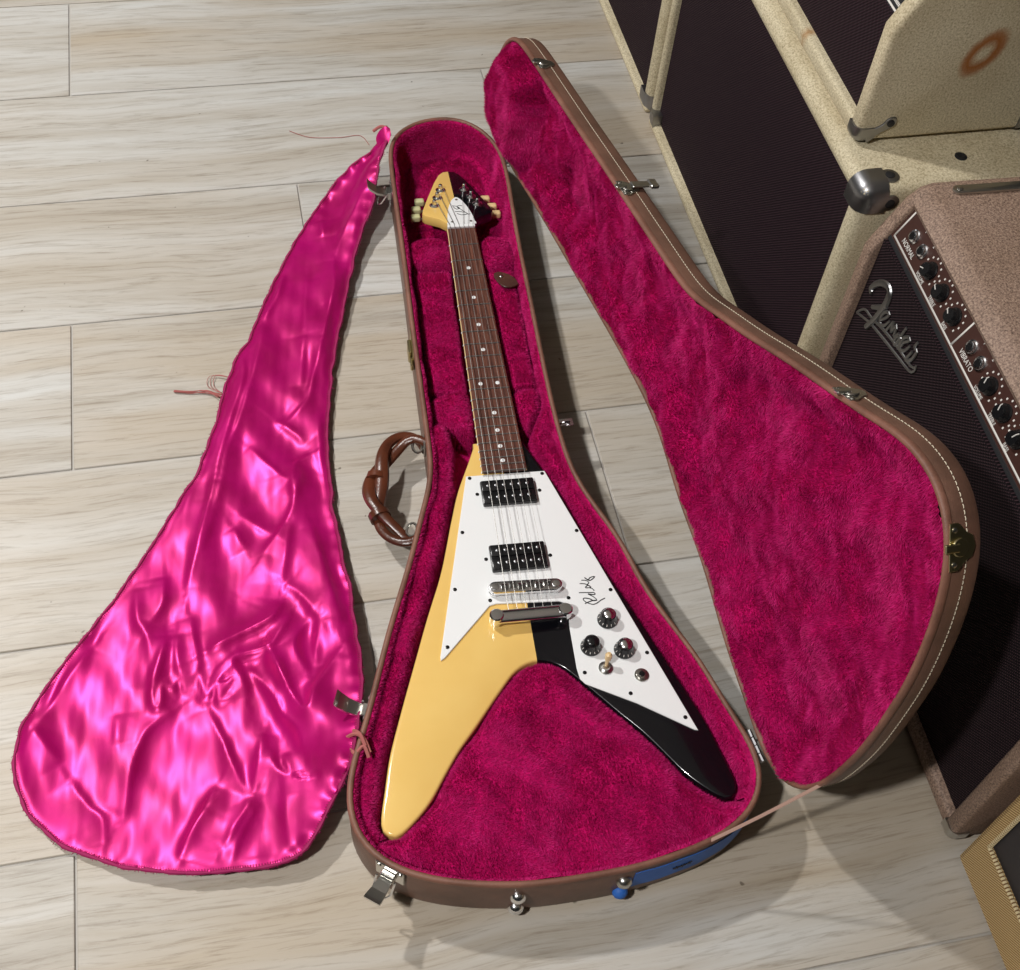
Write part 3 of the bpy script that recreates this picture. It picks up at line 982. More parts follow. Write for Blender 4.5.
# local frame: origin under the bridge on the body's back, +y to the head
BT = .038                    # body top
def poly_round(P, n, closed=True):
    return [tuple(p) for p in catmull(P, n, closed)]
bo = poly_round(BODY, 220)
MB().prism(bo, 0, BT, .0035, 3).build('body', M['finish'], gtr, auto=50, label='V body, left half yellow, right half black')
# neck and fretboard
NZ = BT + .0085              # fretboard top
NUT = .628
FB_END = .1765
def fbw(y):
    return .0203 + (.0285 - .0203) * (NUT - y) / (NUT - FB_END)
nk = MB()
prof = []
rows = [NUT + .012, NUT, .55, .4, .30, .24, .21]
for y in rows:
    w = fbw(min(y, NUT)) - .0004
    d = .019 if y > .24 else .030
    for a in np.linspace(0, math.pi, 13):
        nk.v.append((w * math.cos(a), y, NZ - .005 - d * math.sin(a) ** .8))
for i in range(len(rows) - 1):
    for k in range(12):
        nk.f.append((i * 13 + k, i * 13 + k + 1, (i + 1) * 13 + k + 1, (i + 1) * 13 + k))
    nk.f.append((i * 13 + 12, i * 13, (i + 1) * 13, (i + 1) * 13 + 12))
nk.f += [tuple(range(13))[::-1], tuple(len(nk.v) - 13 + k for k in range(13))]
nk.build('neck', M['finish'], gtr)
fb = MB().prism([(-fbw(NUT), NUT), (fbw(NUT), NUT), (fbw(FB_END), FB_END), (-fbw(FB_END), FB_END)], NZ - .0052, NZ, .0006, 1)
fbo = fb.build('fretboard', M['rosewood'], gtr)
bn = MB()
for sgn in (-1, 1):
    bn.tube([(sgn * fbw(NUT), NUT, NZ - .0026), (sgn * fbw(FB_END), FB_END, NZ - .0026)], .0011, 6)
bn.build('binding', M['cream_plastic'], fbo)
fp = [NUT]
for k in range(1, 23):
    y = NUT * 2 ** (-k / 12)
    fp.append(y)
    w = fbw(y) - .0003
    MB().tube([(-w, y, NZ + .0003), (w, y, NZ + .0003)], .0010, 6).build('fret', M['string'], fbo)
    MB().lathe([(.0014, 0), (.0014, .0006), (.0005, .0008)], n=8, M4=frame((-fbw(y) - .0009, y, NZ - .0016), (-1, 0, .3))).build('fret_nib', M['white'], fbo)
for k in (3, 5, 7, 9, 12, 15, 17, 19, 21):
    y = (fp[k] + fp[k - 1]) / 2
    for x in ((-.0115, .0115) if k == 12 else (0,)):
        MB().lathe([(.0030, NZ - .001), (.0030, NZ + .0002), (.0028, NZ + .0003)], (x, y, 0), 16).build('dot_inlay', M['white'], fbo)
MB().rbox((-.0206, NUT - .0005, NZ - .004), (.0206, NUT + .0045, NZ + .0035), .0008, 1).build('nut', M['white'], gtr)
# headstock, tilted back
TILT = math.radians(11)
HM = Matrix.Translation((0, NUT + .004, NZ - .001)) @ Matrix.Rotation(-TILT, 4, 'X')
hs_half = [(.0198, -.004), (.0202, .012), (.030, .024), (.0500, .036), (.0535, .042), (.0515, .053), (.0405, .088), (.0265, .130), (.0165, .154), (.009, .163)]
hs = hs_half + [(0, .165)] + [(-x, y) for x, y in hs_half[::-1]]
hb = MB().prism([tuple(p) for p in hs], -.0155, 0, .0016, 2).xf(HM).build('headstock', M['finish'], gtr, auto=40, label='arrow-shaped headstock, half yellow, half black')
tc_half = [(.0190, .0035), (.0200, .014), (.0190, .028), (.0150, .050), (.0085, .071), (.003, .080)]
tcp = [(x + .002, y) for x, y in tc_half] + [(.002, .0815)] + [(-x + .002, y) for x, y in tc_half[::-1]]
tcv = MB().prism(poly_round(tcp, 60), .0002, .0024, .0006, 1).xf(HM).build('truss_rod_cover', M['white'], gtr)
for x, y in ((.002, .073), (-.012, .010), (.016, .010)):
    MB().lathe([(.0022, .0024), (.0022, .003), (.001, .0036)], (x, y, 0), 10).xf(HM).build('screw', M['nickel'], tcv)
lg = MB()
LOGO = [[(.0085, .052), (.0045, .054), (0, .0515), (-.006, .054), (-.004, .047), (-.0005, .043), (.004, .046), (0, .0515)],
        [(.0060, .0415), (.0105, .034), (.0150, .0275), (.0215, .029)][:3] + [(.0175, .0285)],
        [(-.0045, .0365), (.002, .0365), (.0095, .0335)], [(-.002, .031), (.004, .0265), (.010, .027), (.014, .0285)],
        [(.0005, .049), (.0035, .0445), (.0055, .0425)]]
for L in LOGO:
    lg.tube([(x, y + .002, .0025) for x, y in L], .0006, 5)
lg.xf(HM).build('script_logo', M['ink'], tcv)
tun = [(.0185, .107), (.0260, .084), (.0330, .062)]
posts = {}
for sgn in (-1, 1):
    for i, (x, y) in enumerate(tun):
        X_ = sgn * x
        b = MB().lathe([(.0078, 0), (.0078, .0012), (.0050, .0026), (.0034, .003), (.0030, .0095), (.0020, .0105)], (X_, y, 0), 14).xf(HM)
        t_ = b.build('tuner', M['chrome'], gtr)
        posts[(sgn, i)] = HM @ Vector((X_, y, .0065))
        bx = X_ + sgn * .033 - sgn * .004 * (i == 2)
        st_ = MB().tube([(X_ + sgn * .004, y - .002, -.021), (bx, y - .002, -.021)], .0022, 8).rbox((min(X_ - .008, X_ + .008), y - .009, -.026), (X_ + .008, y + .006, -.0155), .001, 1).xf(HM)
        st_.build('tuner_gear', M['nickel'], t_)
        kb = MB().rbox((bx - .0075, y - .0065, -.024), (bx + .0075, y + .0050, -.014), .0028, 3).xf(HM)
        kb.build('tuner_button', M['button'] if sgn < 0 else M['cream_plastic'], t_)
# pickguard
PG = [(-.0495, .176), (.0525, .1755), (.1095, -.012), (.1655, -.1955), (.168, -.2035), (.164, -.2025), (.1055, -.163), (.0505, -.132), (.0455, -.125), (.0440, -.112), (.0450, -.056), (.0475, -.032), (.0450, -.0225), (.0385, -.0195), (-.0375, -.0155), (-.0455, -.0175), (-.0520, -.0245), (-.1065, -.0815), (-.1115, -.0845), (-.1115, -.0795)]
pg = MB().prism(PG, BT, BT + .0024, .0007, 1).build('pickguard', M['white'], gtr, auto=30)
PT = BT + .0024
for x, y in [(-.0455, .172), (.0485, .171), (-.065, .090), (.0775, .079), (-.084, .009), (-.044, -.0105), (.0505, -.0165), (.1035, -.0105), (-.102, -.068), (.052, -.118), (.100, -.150), (.1565, -.1865), (.130, -.100), (-.039, .146), (.041, .145), (-.041, .048), (.0385, .046)]:
    MB().lathe([(.0024, PT - .0005), (.0024, PT + .0006), (.0012, PT + .0010)], (x, y, 0), 12).build('screw', M['black'], pg)
sg = MB()
SIGN = [[(0.0945,-0.0215),(0.0889,-0.0239),(0.0843,-0.027),(0.0789,-0.0287),(0.0741,-0.0269),(0.07,-0.0242),(0.0679,-0.0204),(0.0704,-0.019),(0.0763,-0.0209),(0.0798,-0.0236),(0.0844,-0.0234)],[(0.069,-0.0267),(0.0721,-0.0254),(0.0787,-0.0235),(0.0839,-0.023),(0.0808,-0.0181),(0.0748,-0.0136),(0.0802,-0.0151),(0.0837,-0.0148),(0.0825,-0.0124),(0.0785,-0.012),(0.0645,-0.0107)],[(0.0835,-0.0099),(0.0803,-0.0056),(0.0736,-0.0046),(0.077,-0.0016),(0.08,-0.0042),(0.079,-0.0061)],[(0.0766,-0.0006),(0.0729,0.0011),(0.0676,0.002)],[(0.0766,-0.0006),(0.0789,0.0025),(0.076,0.0055),(0.0704,0.0064)],[(0.0751,0.0099),(0.0765,0.0081),(0.0811,0.005),(0.0878,0.0099),(0.0819,0.0092),(0.0796,0.0064)]]
for L in SIGN:
    P = catmull(L, len(L) * 5, False)
    sg.tube([(x, y, PT + .0001) for x, y in P], .0007, 5)
sg.build('signature', M['ink'], pg)
# pickups
for (cy, cx) in ((.1435, .0005), (.0455, -.0015)):
    pk = MB().rbox((cx - .0345, cy - .0185, PT), (cx + .0345, cy + .0185, PT + .0062), .0016, 2)
    pk.rbox((cx - .0335, cy - .0175, PT + .006), (cx + .0335, cy - .0008, PT + .0082), .0012, 2)
    pk.rbox((cx - .0335, cy + .0008, PT + .006), (cx + .0335, cy + .0175, PT + .0082), .0012, 2)
    pko = pk.build('pickup', M['black'], gtr)
    for j in range(6):
        for dy in (-.009, .009):
            x = cx + (j - 2.5) * .0100
            MB().lathe([(.0023, PT + .0078), (.0023, PT + .0088), (.0014, PT + .0093)], (x, cy + dy, 0), 10).build('pole_piece', M['steel'], pko)
# bridge
def slot(cx, cy, hl, hw, n=10, tilt=0.):
    P = []
    for a in np.linspace(-math.pi / 2, math.pi / 2, n):
        P.append((hl - hw + hw * math.cos(a), hw * math.sin(a)))
    for a in np.linspace(math.pi / 2, 3 * math.pi / 2, n):
        P.append((-hl + hw + hw * math.cos(a), hw * math.sin(a)))
    c, s = math.cos(tilt), math.sin(tilt)
    return [(cx + x * c - y * s, cy + x * s + y * c) for x, y in P]
bt = math.radians(2.0)
br = MB().prism(slot(0, -.001, .0445, .0078, tilt=-bt), PT + .0045, PT + .0125, .0012, 2)
bro = br.build('bridge', M['chrome'], gtr)
for sx in (-1, 1):
    MB().lathe([(.0055, PT), (.0055, PT + .003), (.0078, PT + .003), (.0078, PT + .0048), (.0046, PT + .0048), (.0046, PT + .0138), (.002, PT + .0142)], (sx * .037, -.001 - sx * .0013, 0), 16).build('bridge_post', M['chrome'], bro)
SX = [(-.026 + j * .0104) for j in range(6)]
for j, x in enumerate(SX):
    y = -.001 - x * math.tan(bt) + (.0015 if j % 2 else -.001)
    b = MB()
    b.add([(x - .004, y - .005, PT + .0122), (x + .004, y - .005, PT + .0122), (x + .004, y + .005, PT + .0122), (x - .004, y + .005, PT + .0122), (x - .004, y, PT + .0164), (x + .004, y, PT + .0164)],
          [(0, 1, 5, 4), (2, 3, 4, 5), (1, 2, 5), (3, 0, 4), (3, 2, 1, 0)])
    b.build('saddle', M['nickel'], bro)
# stop tailpiece
tx = np.linspace(-1, 1, 25)
tl = MB().tube([(.0495 * u, -.041, BT + .0142) for u in tx], [.0088 * max(.25, (1 - abs(u) ** 14) ** .5) for u in tx], 24, flat=.62)
tlo = tl.build('tailpiece', M['chrome'], gtr)
for sx in (-1, 1):
    MB().lathe([(.0062, BT), (.0062, BT + .009), (.0085, BT + .009), (.0085, BT + .0200), (.0070, BT + .0214), (.003, BT + .0216)], (sx * .0412, -.041, 0), 18).build('tailpiece_stud', M['chrome'], tlo)
# strings
GAU = [.00048, .00042, .00036, .00030, .00025, .00022]
order = [(-1, 2), (-1, 1), (-1, 0), (1, 0), (1, 1), (1, 2)]
for j in range(6):
    xn = -.0172 + j * .00688
    post = posts[order[j]]
    SZ = PT + .0166
    pth = [(SX[j], -.036, BT + .017), (SX[j], -.001, SZ), (xn, NUT + .001, NZ + .0042), (xn, NUT + .0042, NZ + .0038), (post.x - .003 * order[j][0], post.y, post.z), (post.x, post.y + .003, post.z)]
    MB().tube(pth, GAU[j], 5).build('string', M['string'], gtr)
# knobs, selector, jack
def knob(x, y, a):
    b = MB().lathe([(.0122, PT + .0004), (.0124, PT + .002), (.0122, PT + .0030), (.0100, PT + .0062), (.0092, PT + .0140), (.0086, PT + .0152), (.0060, PT + .0156)], (x, y, 0), 28)
    o = b.build('knob', M['black'], gtr)
    MB().lathe([(.0080, PT + .0150), (.0070, PT + .0166), (.0045, PT + .0178), (.001, PT + .0183)], (x, y, 0), 24).build('knob_cap', M['chrome'] if a else M['black'], o)
    d = MB()
    for t in range(11):
        g = math.radians(-50 - t * 28)
        c, s = math.cos(g), math.sin(g)
        d.tube([(x + .0100 * c, y + .0100 * s, PT + .0066), (x + .0116 * c, y + .0116 * s, PT + .0044)], .00045, 4)
    d.build('knob_numerals', M['paint'], o)
knob(.0915, -.052, 1); knob(.065, -.086, 0); knob(.1035, -.094, 1)
b = MB().lathe([(.0085, PT), (.0085, PT + .0015), (.0070, PT + .0028), (.0050, PT + .0040), (.0042, PT + .006)], (.0775, -.115, 0), 18)
swo = b.build('selector_switch', M['nickel'], gtr)
MB().tube([(.0775, -.115, PT + .005), (.0785, -.112, PT + .011), (.0792, -.1105, PT + .014), (.0800, -.1085, PT + .020), (.0804, -.1078, PT + .0225)], [.0016, .0022, .0040, .0042, .0022], 12).build('switch_tip', M['cream_plastic'], swo)
b = MB().lathe([(.0085, PT), (.0085, PT + .0014), (.0064, PT + .0016), (.0064, PT + .0034), (.0038, PT + .0038)], (.1175, -.1285, 0), 20)
jo = b.build('output_jack', M['nickel'], gtr)
MB().lathe([(.0036, PT + .0030), (.0036, PT + .0040), (.001, PT + .0041)], (.1175, -.1285, 0), 14).build('jack_hole', M['black'], jo)

# ------------------------------------------------------------------ satin cover
SATIN = [(0.226,1.608,0.08),(0.199,1.595,0.06),(0.165,1.583,0.04),(0.127,1.556,0.02),(0.089,1.503,0.01),(0.052,1.439,0.008),(0.011,1.354,0.008),(-0.021,1.273,0.008),(-0.037,1.248,0.008),(-0.058,1.198,0.008),(-0.079,1.126,0.008),(-0.097,1.072,0.008),(-0.112,1.037,0.006),(-0.133,1.005,0.006),(-0.174,0.935,0.006),(-0.212,0.877,0.006),(-0.245,0.832,0.006),(-0.282,0.783,0.006),(-0.307,0.746,0.006),(-0.324,0.713,0.006),(-0.331,0.681,0.006),(-0.328,0.644,0.006),(-0.314,0.607,0.006),(-0.293,0.578,0.006),(-0.267,0.558,0.007),(-0.235,0.539,0.01),(-0.199,0.522,0.015),(-0.157,0.51,0.018),(-0.106,0.502,0.018),(-0.064,0.5,0.02),(-0.034,0.503,0.025),(-0.017,0.516,0.03),(-0.004,0.533,0.034),(0.009,0.551,0.04),(0.024,0.569,0.05),(0.034,0.583,0.065),(0.04,0.594,0.078),(0.046,0.619,0.07),(0.056,0.659,0.055),(0.062,0.7,0.045),(0.063,0.748,0.035),(0.064,0.809,0.025),(0.062,0.864,0.02),(0.059,0.921,0.015),(0.059,0.987,0.012),(0.063,1.053,0.012),(0.075,1.139,0.012),(0.097,1.237,0.014),(0.123,1.329,0.018),(0.144,1.4,0.022),(0.163,1.45,0.03),(0.181,1.481,0.04),(0.192,1.514,0.05),(0.204,1.552,0.065),(0.215,1.573,0.08)]
FOLDS = [(0.007,[(-0,1.29),(-0.012,1.24),(-0.029,1.177),(-0.047,1.121),(-0.066,1.074),(-0.077,1.024),(-0.084,0.991)]),
(0.007,[(-0.036,1.228),(-0.035,1.197),(-0.05,1.15),(-0.067,1.095),(-0.082,1.048),(-0.094,0.996)]),
(0.008,[(0.103,1.326),(0.078,1.239),(0.06,1.183),(0.046,1.14),(0.015,1.108)]),
(0.004,[(0.085,1.303),(0.07,1.236),(0.052,1.165),(0.029,1.135)]),
(0.006,[(-0.001,1.114),(0.024,1.085),(0.033,1.069)]),
(0.005,[(-0.04,1.073),(-0.016,1.038),(0.007,1.004)]),
(0.007,[(0.042,1.049),(0.018,1.033),(0.009,0.98)]),
(0.004,[(0.021,1.029),(0.024,1.012),(0.013,0.98)]),
(0.004,[(0.073,1.147),(0.063,1.09),(0.054,1.035),(0.052,0.974)]),
(0.006,[(0.053,1.258),(0.041,1.167)]),
(0.007,[(-0.088,1.024),(-0.102,0.971),(-0.118,0.913),(-0.13,0.868)]),
(0.004,[(-0.08,1.023),(-0.092,0.97),(-0.112,0.916)]),
(0.006,[(0.02,1.008),(0.004,0.955),(-0.035,0.9)]),
(0.006,[(0.002,0.939),(-0.011,0.876),(-0.017,0.85)]),
(0.006,[(-0.013,0.849),(0.004,0.827),(0.022,0.787)]),
(0.007,[(0.028,0.93),(0.044,0.809),(0.045,0.772)]),
(0.01,[(-0.111,0.768),(-0.073,0.784),(-0.034,0.799),(-0.019,0.823)]),
(0.008,[(-0.012,0.8),(-0.027,0.776),(-0.041,0.76),(-0.082,0.753),(-0.075,0.727),(-0.071,0.702)]),
(0.008,[(-0.041,0.757),(-0.032,0.723),(-0.023,0.694)]),
(0.007,[(0.01,0.792),(-0.01,0.759),(0.001,0.714)]),
(0.006,[(0.022,0.787),(0.014,0.751),(0.011,0.72)]),
(0.006,[(-0.16,0.802),(-0.163,0.777),(-0.175,0.733)]),
(0.006,[(-0.147,0.8),(-0.146,0.753),(-0.138,0.734)]),
(0.006,[(-0.13,0.823),(-0.124,0.756),(-0.135,0.734)]),
(0.006,[(-0.193,0.878),(-0.192,0.833),(-0.18,0.801),(-0.179,0.765)]),
(0.006,[(-0.158,0.888),(-0.16,0.85),(-0.176,0.823)]),
(0.004,[(-0.059,0.965),(-0.022,0.926)]),
(0.004,[(-0.07,0.946),(-0.057,0.911)]),
(0.006,[(-0.16,0.79),(-0.176,0.743),(-0.177,0.711),(-0.169,0.709),(-0.165,0.734),(-0.154,0.729),(-0.148,0.738),(-0.132,0.716)]),
(0.008,[(-0.155,0.701),(-0.187,0.678),(-0.204,0.633),(-0.211,0.593),(-0.216,0.583)]),
(0.003,[(-0.219,0.708),(-0.219,0.671)]),
(0.006,[(-0.271,0.638),(-0.253,0.606),(-0.237,0.586),(-0.236,0.558)]),
(0.006,[(-0.125,0.575),(-0.142,0.553),(-0.156,0.525)]),
(0.005,[(-0.311,0.709),(-0.281,0.661)]),
(0.006,[(-0.245,0.804),(-0.273,0.765),(-0.305,0.714)]),
(0.008,[(-0.118,0.698),(-0.104,0.658),(-0.093,0.619),(-0.08,0.579)]),
(0.006,[(-0.057,0.65),(-0.066,0.615),(-0.074,0.581)]),
(0.011,[(-0.039,0.756),(-0.026,0.708),(-0.015,0.674),(-0.005,0.663),(0.009,0.692),(0.038,0.733)]),
(0.01,[(-0.066,0.737),(-0.044,0.698),(-0.033,0.667),(-0.021,0.647),(-0.015,0.621)]),
(0.006,[(-0.051,0.624),(-0.045,0.602),(-0.032,0.591),(-0.038,0.619)]),
(0.004,[(-0.041,0.569),(-0.041,0.509)]),
(0.008,[(-0.074,0.578),(-0.099,0.542),(-0.11,0.527)]),
(0.006,[(-0.113,0.599),(-0.137,0.56),(-0.157,0.527)]),
(0.006,[(-0.07,0.571),(-0.091,0.538),(-0.103,0.512)]),
(0.006,[(-0.123,0.747),(-0.117,0.71),(-0.105,0.724),(-0.103,0.701),(-0.086,0.705)]),
(0.008,[(0.114,1.399),(0.108,1.346),(0.093,1.291),(0.082,1.249)]),
(0.006,[(0.106,1.494),(0.104,1.457)]),
(0.006,[(0.038,1.386),(0.023,1.342),(0.001,1.304)]),
(0.005,[(0.07,1.374),(0.061,1.314),(0.055,1.26)]),
(0.005,[(0.151,1.427),(0.127,1.374),(0.114,1.307)]),
(0.006,[(0.175,1.519),(0.135,1.453),(0.114,1.399)])]
sat = root('satin_cover', (-.04, .80, 0), 0,
           'crumpled magenta satin cover spread on the floor beside the case, edged in dark pink', 'cloth')
off = np.array([-.04, .80, 0.])
SO = catmull(SATIN, 330) - off
SO[:, :2] += .0012 * np.stack([wav(SO[:, 0], SO[:, 1], 25, 2), wav(SO[:, 0], SO[:, 1], 25, 3)], 1)
X, Y, S, Fq = grid_in(SO, .0028)
# height: smooth blend of the border's heights, then the folds
w_sum = np.zeros(len(X)); z_sum = np.zeros(len(X))
for i in range(0, len(SO), 3):
    d2 = (X - SO[i, 0]) ** 2 + (Y - SO[i, 1]) ** 2 + 2e-5
    w = d2 ** -1.6
    w_sum += w; z_sum += w * SO[i, 2]
Zb = z_sum / w_sum
flat = .010 + 0 * Zb
inn = sstep(S / .10)
Z = Zb * (1 - .55 * inn) + flat * .55 * inn
edge = sstep(S / .012)
Z += edge * (.0030 * wav(X * 1.0 + .25 * Y, Y * .35, 13, 41) + .0012 * wav(X + .2 * Y, Y * .35, 30, 42) + .0003 * wav(X, Y * .5, 60, 43))
for kf, (h, P) in enumerate(FOLDS):
    P = catmull(np.array(P) - off[:2], max(8, len(P) * 5), False)
    best = np.full(len(X), 1e9); sg_ = np.zeros(len(X)); tp = np.zeros(len(X))
    for q in range(len(P) - 1):
        a, e = P[q], P[q + 1] - P[q]
        t = np.clip(((X - a[0]) * e[0] + (Y - a[1]) * e[1]) / (e @ e + 1e-14), 0, 1)
        d = np.hypot(X - a[0] - t * e[0], Y - a[1] - t * e[1])
        m = d < best
        best = np.where(m, d, best)
        sg_ = np.where(m, np.sign(e[0] * (Y - a[1]) - e[1] * (X - a[0])), sg_)
        tp = np.where(m, (q + t) / (len(P) - 1), tp)
    L_ = np.linalg.norm(np.diff(P, axis=0), axis=1).sum()
    taper = np.sqrt(np.clip(np.sin(np.pi * np.clip(tp * .96 + .02, 0, 1)), 0, 1))
    side = 1 if kf % 2 else -1
    w_ = np.where(sg_ * side > 0, .0055, .017)
    Z += edge * h * 1.15 * taper * np.exp(-np.sqrt((best / w_) ** 2 + .03))
Z = np.maximum(Z, .0022 + .0005 * wav(X, Y, 40, 5))
so_o = mk('cloth', np.c_[X, Y, Z], Fq, M['satin'], sat, True, None)
md = so_o.modifiers.new('cloth_thickness', 'SOLIDIFY')
md.thickness = .0012
md.offset = -1
# binding with overlocked edge
_, cx_, cy_ = sdf(SO, X, Y)
EP = []
for i in range(len(SO)):
    EP.append((SO[i, 0], SO[i, 1], max(SO[i, 2], .0032)))
MB().tube(EP, [.0021 + .0007 * math.sin(i * 2.1) for i in range(len(EP))], 6, closed=True).build('binding', M['satin_trim'], sat)
ow = MB()
EPa = np.array(EP)
nE = loop_normals(EPa[:, :2])
fine = []
for i in range(0, len(EPa)):
    a = EPa[i]; b_ = EPa[(i + 1) % len(EPa)]
    for q in (0, .33, .66):
        p = a + (b_ - a) * q
        n = nE[i]
        L = RNG.uniform(.0012, .003)
        ow.tube([(p[0] - n[0] * .004, p[1] - n[1] * .004, p[2] + .0018), (p[0] + n[0] * L * .4, p[1] + n[1] * L * .4, p[2] + .0012), (p[0] + n[0] * L + RNG.normal(0, .001), p[1] + n[1] * L + RNG.normal(0, .001), max(.0008, p[2] - .001))], .0004, 3)
ow.build('overlock_stitches', M['satin_trim'], sat, kind='stuff')
# knotted ties at the case rim
def tie(p, pts, r):
    b = MB()
    for L in pts:
        b.tube(catmull([np.array(q) + p - off for q in L], 16, False), r, 6)
    b.build('tie', M['pink_cord'], sat)
tie(np.array([.222, 1.612, .083]), [[(-.018, .004, -.004), (-.006, .004, .004), (.004, -.002, .003), (.006, -.012, -.002)], [(-.008, -.008, -.005), (-.002, -.003, .004), (.003, .005, .002)]], .0024)
tie(np.array([.046, .600, .081]), [[(-.012, .010, -.012), (-.002, .006, .002), (.006, -.002, .001), (.010, -.016, -.003)], [(-.010, -.002, -.008), (-.006, -.014, -.004), (.004, -.010, .003), (.008, -.022, -.002)], [(-.004, .014, -.006), (.002, .004, .004), (.006, -.010, .002)]], .0022)
# upright end of the cover at the head of the case
fp_ = [(.211, 1.585, .066), (.206, 1.595, .080), (.212, 1.600, .092), (.221, 1.600, .099), (.228, 1.597, .096), (.226, 1.586, .086), (.218, 1.580, .074)]
b = MB()
FPP = np.array(fp_) - off
c0 = FPP.mean(0)
FPc = catmull(FPP, 30)
nrm = np.array([.35, -.6, .7]); nrm /= np.linalg.norm(nrm)
vv = [tuple(p) for p in FPc] + [tuple(p - nrm * .0015) for p in FPc] + [tuple(c0 + nrm * .004), tuple(c0 - nrm * .0055 + nrm * .004 - nrm * .0)]
ff = []
for i in range(30):
    j = (i + 1) % 30
    ff += [(i, j, 60), (30 + j, 30 + i, 61), (i, 30 + i, 30 + j, j)]
mk('cover_tip', vv, ff, M['satin'], sat, True, 60)
# frayed threads hanging off the outer edge
fr = MB()
for j in range(9):
    a = RNG.normal(0, .003, (4, 2))
    base_ = np.array([(-.066, 1.175), (-.090, 1.186), (-.110, 1.187), (-.131, 1.193)])
    P = [(base_[i, 0] + a[i, 0] * (1 - i / 4) - off[0], base_[i, 1] + a[i, 1] * (1 - i / 4) - off[1], .004 - .0007 * i + .001 * (j % 3)) for i in range(4)]
    fr.tube(catmull(P, 12, False), .0007, 4)
for j in range(3):
    P = [(-.055 - off[0], 1.205 - off[1], .006), (-.073 - .004 * j - off[0], 1.213 - off[1], .004), (-.078 - .004 * j - off[0], 1.196 - off[1], .002), (-.068 - off[0], 1.180 - off[1], .003)]
    fr.tube(catmull(P, 16, False), .0004, 4)
fr.build('frayed_threads', M['pink_cord'], sat, kind='stuff')

# ------------------------------------------------------------------ amplifiers along the wall (fronts face -x)
def corner_cap(parent, c, sx, sy, sz, mat, r=.0195, s=.034, ears=True, name='corner_cap'):
    """rounded metal protector on a cabinet corner; sx, sy, sz point from the corner into the box"""
    e = .0024
    lo = [c[i] - e * (sx, sy, sz)[i] for i in range(3)]
    hi = [c[i] + s * (sx, sy, sz)[i] for i in range(3)]
    a = [min(lo[i], hi[i]) for i in range(3)]; b = [max(lo[i], hi[i]) for i in range(3)]
    bm = bmesh.new()
    bmesh.ops.create_cube(bm, size=1)
    for v in bm.verts:
        v.co = Vector([a[i] + (v.co[i] + .5) * (b[i] - a[i]) for i in range(3)])
    C = Vector(lo)
    es = [ed for ed in bm.edges if any((v.co - C).length < 1e-6 for v in ed.verts)]
    bmesh.ops.bevel(bm, geom=es, offset=r, segments=5, profile=.5, affect='EDGES')
    o = MB().bm(bm).build(name, mat, parent, auto=50)
    if ears:
        for ax in (0, 1):     # an ear on the top/bottom face and one on the side face
            n = (0, 0, -sz) if ax == 0 else (0, -sy, 0)
            if ax == 0:
                p = (c[0] + sx * (s + .006), c[1] + sy * (s * .62), c[2])
            else:
                p = (c[0] + sx * (s + .004), c[1], c[2] + sz * (s * .62))
            m = frame((p[0], p[1], p[2]), n)
            MB().lathe([(.011, -.001), (.011, .0012), (.010, .0018)], n=18, M4=m).build('ear', mat, o)
            MB().lathe([(.0058, .0018), (.0058, .0026), (.003, .0034)], n=14, M4=m).build('screw', M['matte_black'], o)
    return o

def cabinet(name, loc, W, D, H, label, group=None):
    c = root(name, loc, 0, label, 'speaker cabinet', group)
    t, R_ = .026, .020
    MB().rbox((0, 0, 0), (D, t + .004, H), .015, 4).build('side_panel', M['cream'], c)
    MB().rbox((.002, W - .016, 0), (D, W, H), .0078, 3).build('side_panel', M['cream'], c)
    MB().rbox((0, 0, H - .028), (D, W, H), .0138, 4).build('top_panel', M['cream'], c)
    MB().rbox((0, .004, 0), (D, W - .004, .013), .006, 3).build('bottom_panel', M['cream'], c)
    MB().rbox((D - .012, .02, .015), (D - .002, W - .02, H - .02)).build('back_panel', M['wood'], c)
    MB().rbox((.014, t - .004, .009), (.022, W - .012, H - .026), .0015, 1).build('grille', M['oxblood'], c)
    return c
cabB = cabinet('speaker_cabinet', (.683, 1.006, 0), .684, .29, .432, 'cream speaker cabinet with oxblood grille, standing under the amplifier head')
corner_cap(cabB, (0, 0, .432), 1, 1, -1, M['steel'])
corner_cap(cabB, (0, .684, 0), 1, -1, 1, M['steel'], .02, .032, False)
corner_cap(cabB, (0, 0, 0), 1, 1, 1, M['steel'], .02, .032, False)
for x, y in ((.139, .044), (.139, .64)):
    MB().lathe([(.0075, .431), (.0075, .4325), (.0045, .4335), (.003, .4328)], (x, y, 0), 16).build('screw_cup', M['matte_black'], cabB)
cabA = cabinet('speaker_cabinet', (.683, 1.704, 0), .684, .29, .432, 'cream speaker cabinet with oxblood grille, farthest along the row at the top edge')
corner_cap(cabA, (0, 0, 0), 1, 1, 1, M['steel'], .02, .036, False)
corner_cap(cabA, (0, 0, .432), 1, 1, -1, M['steel'])

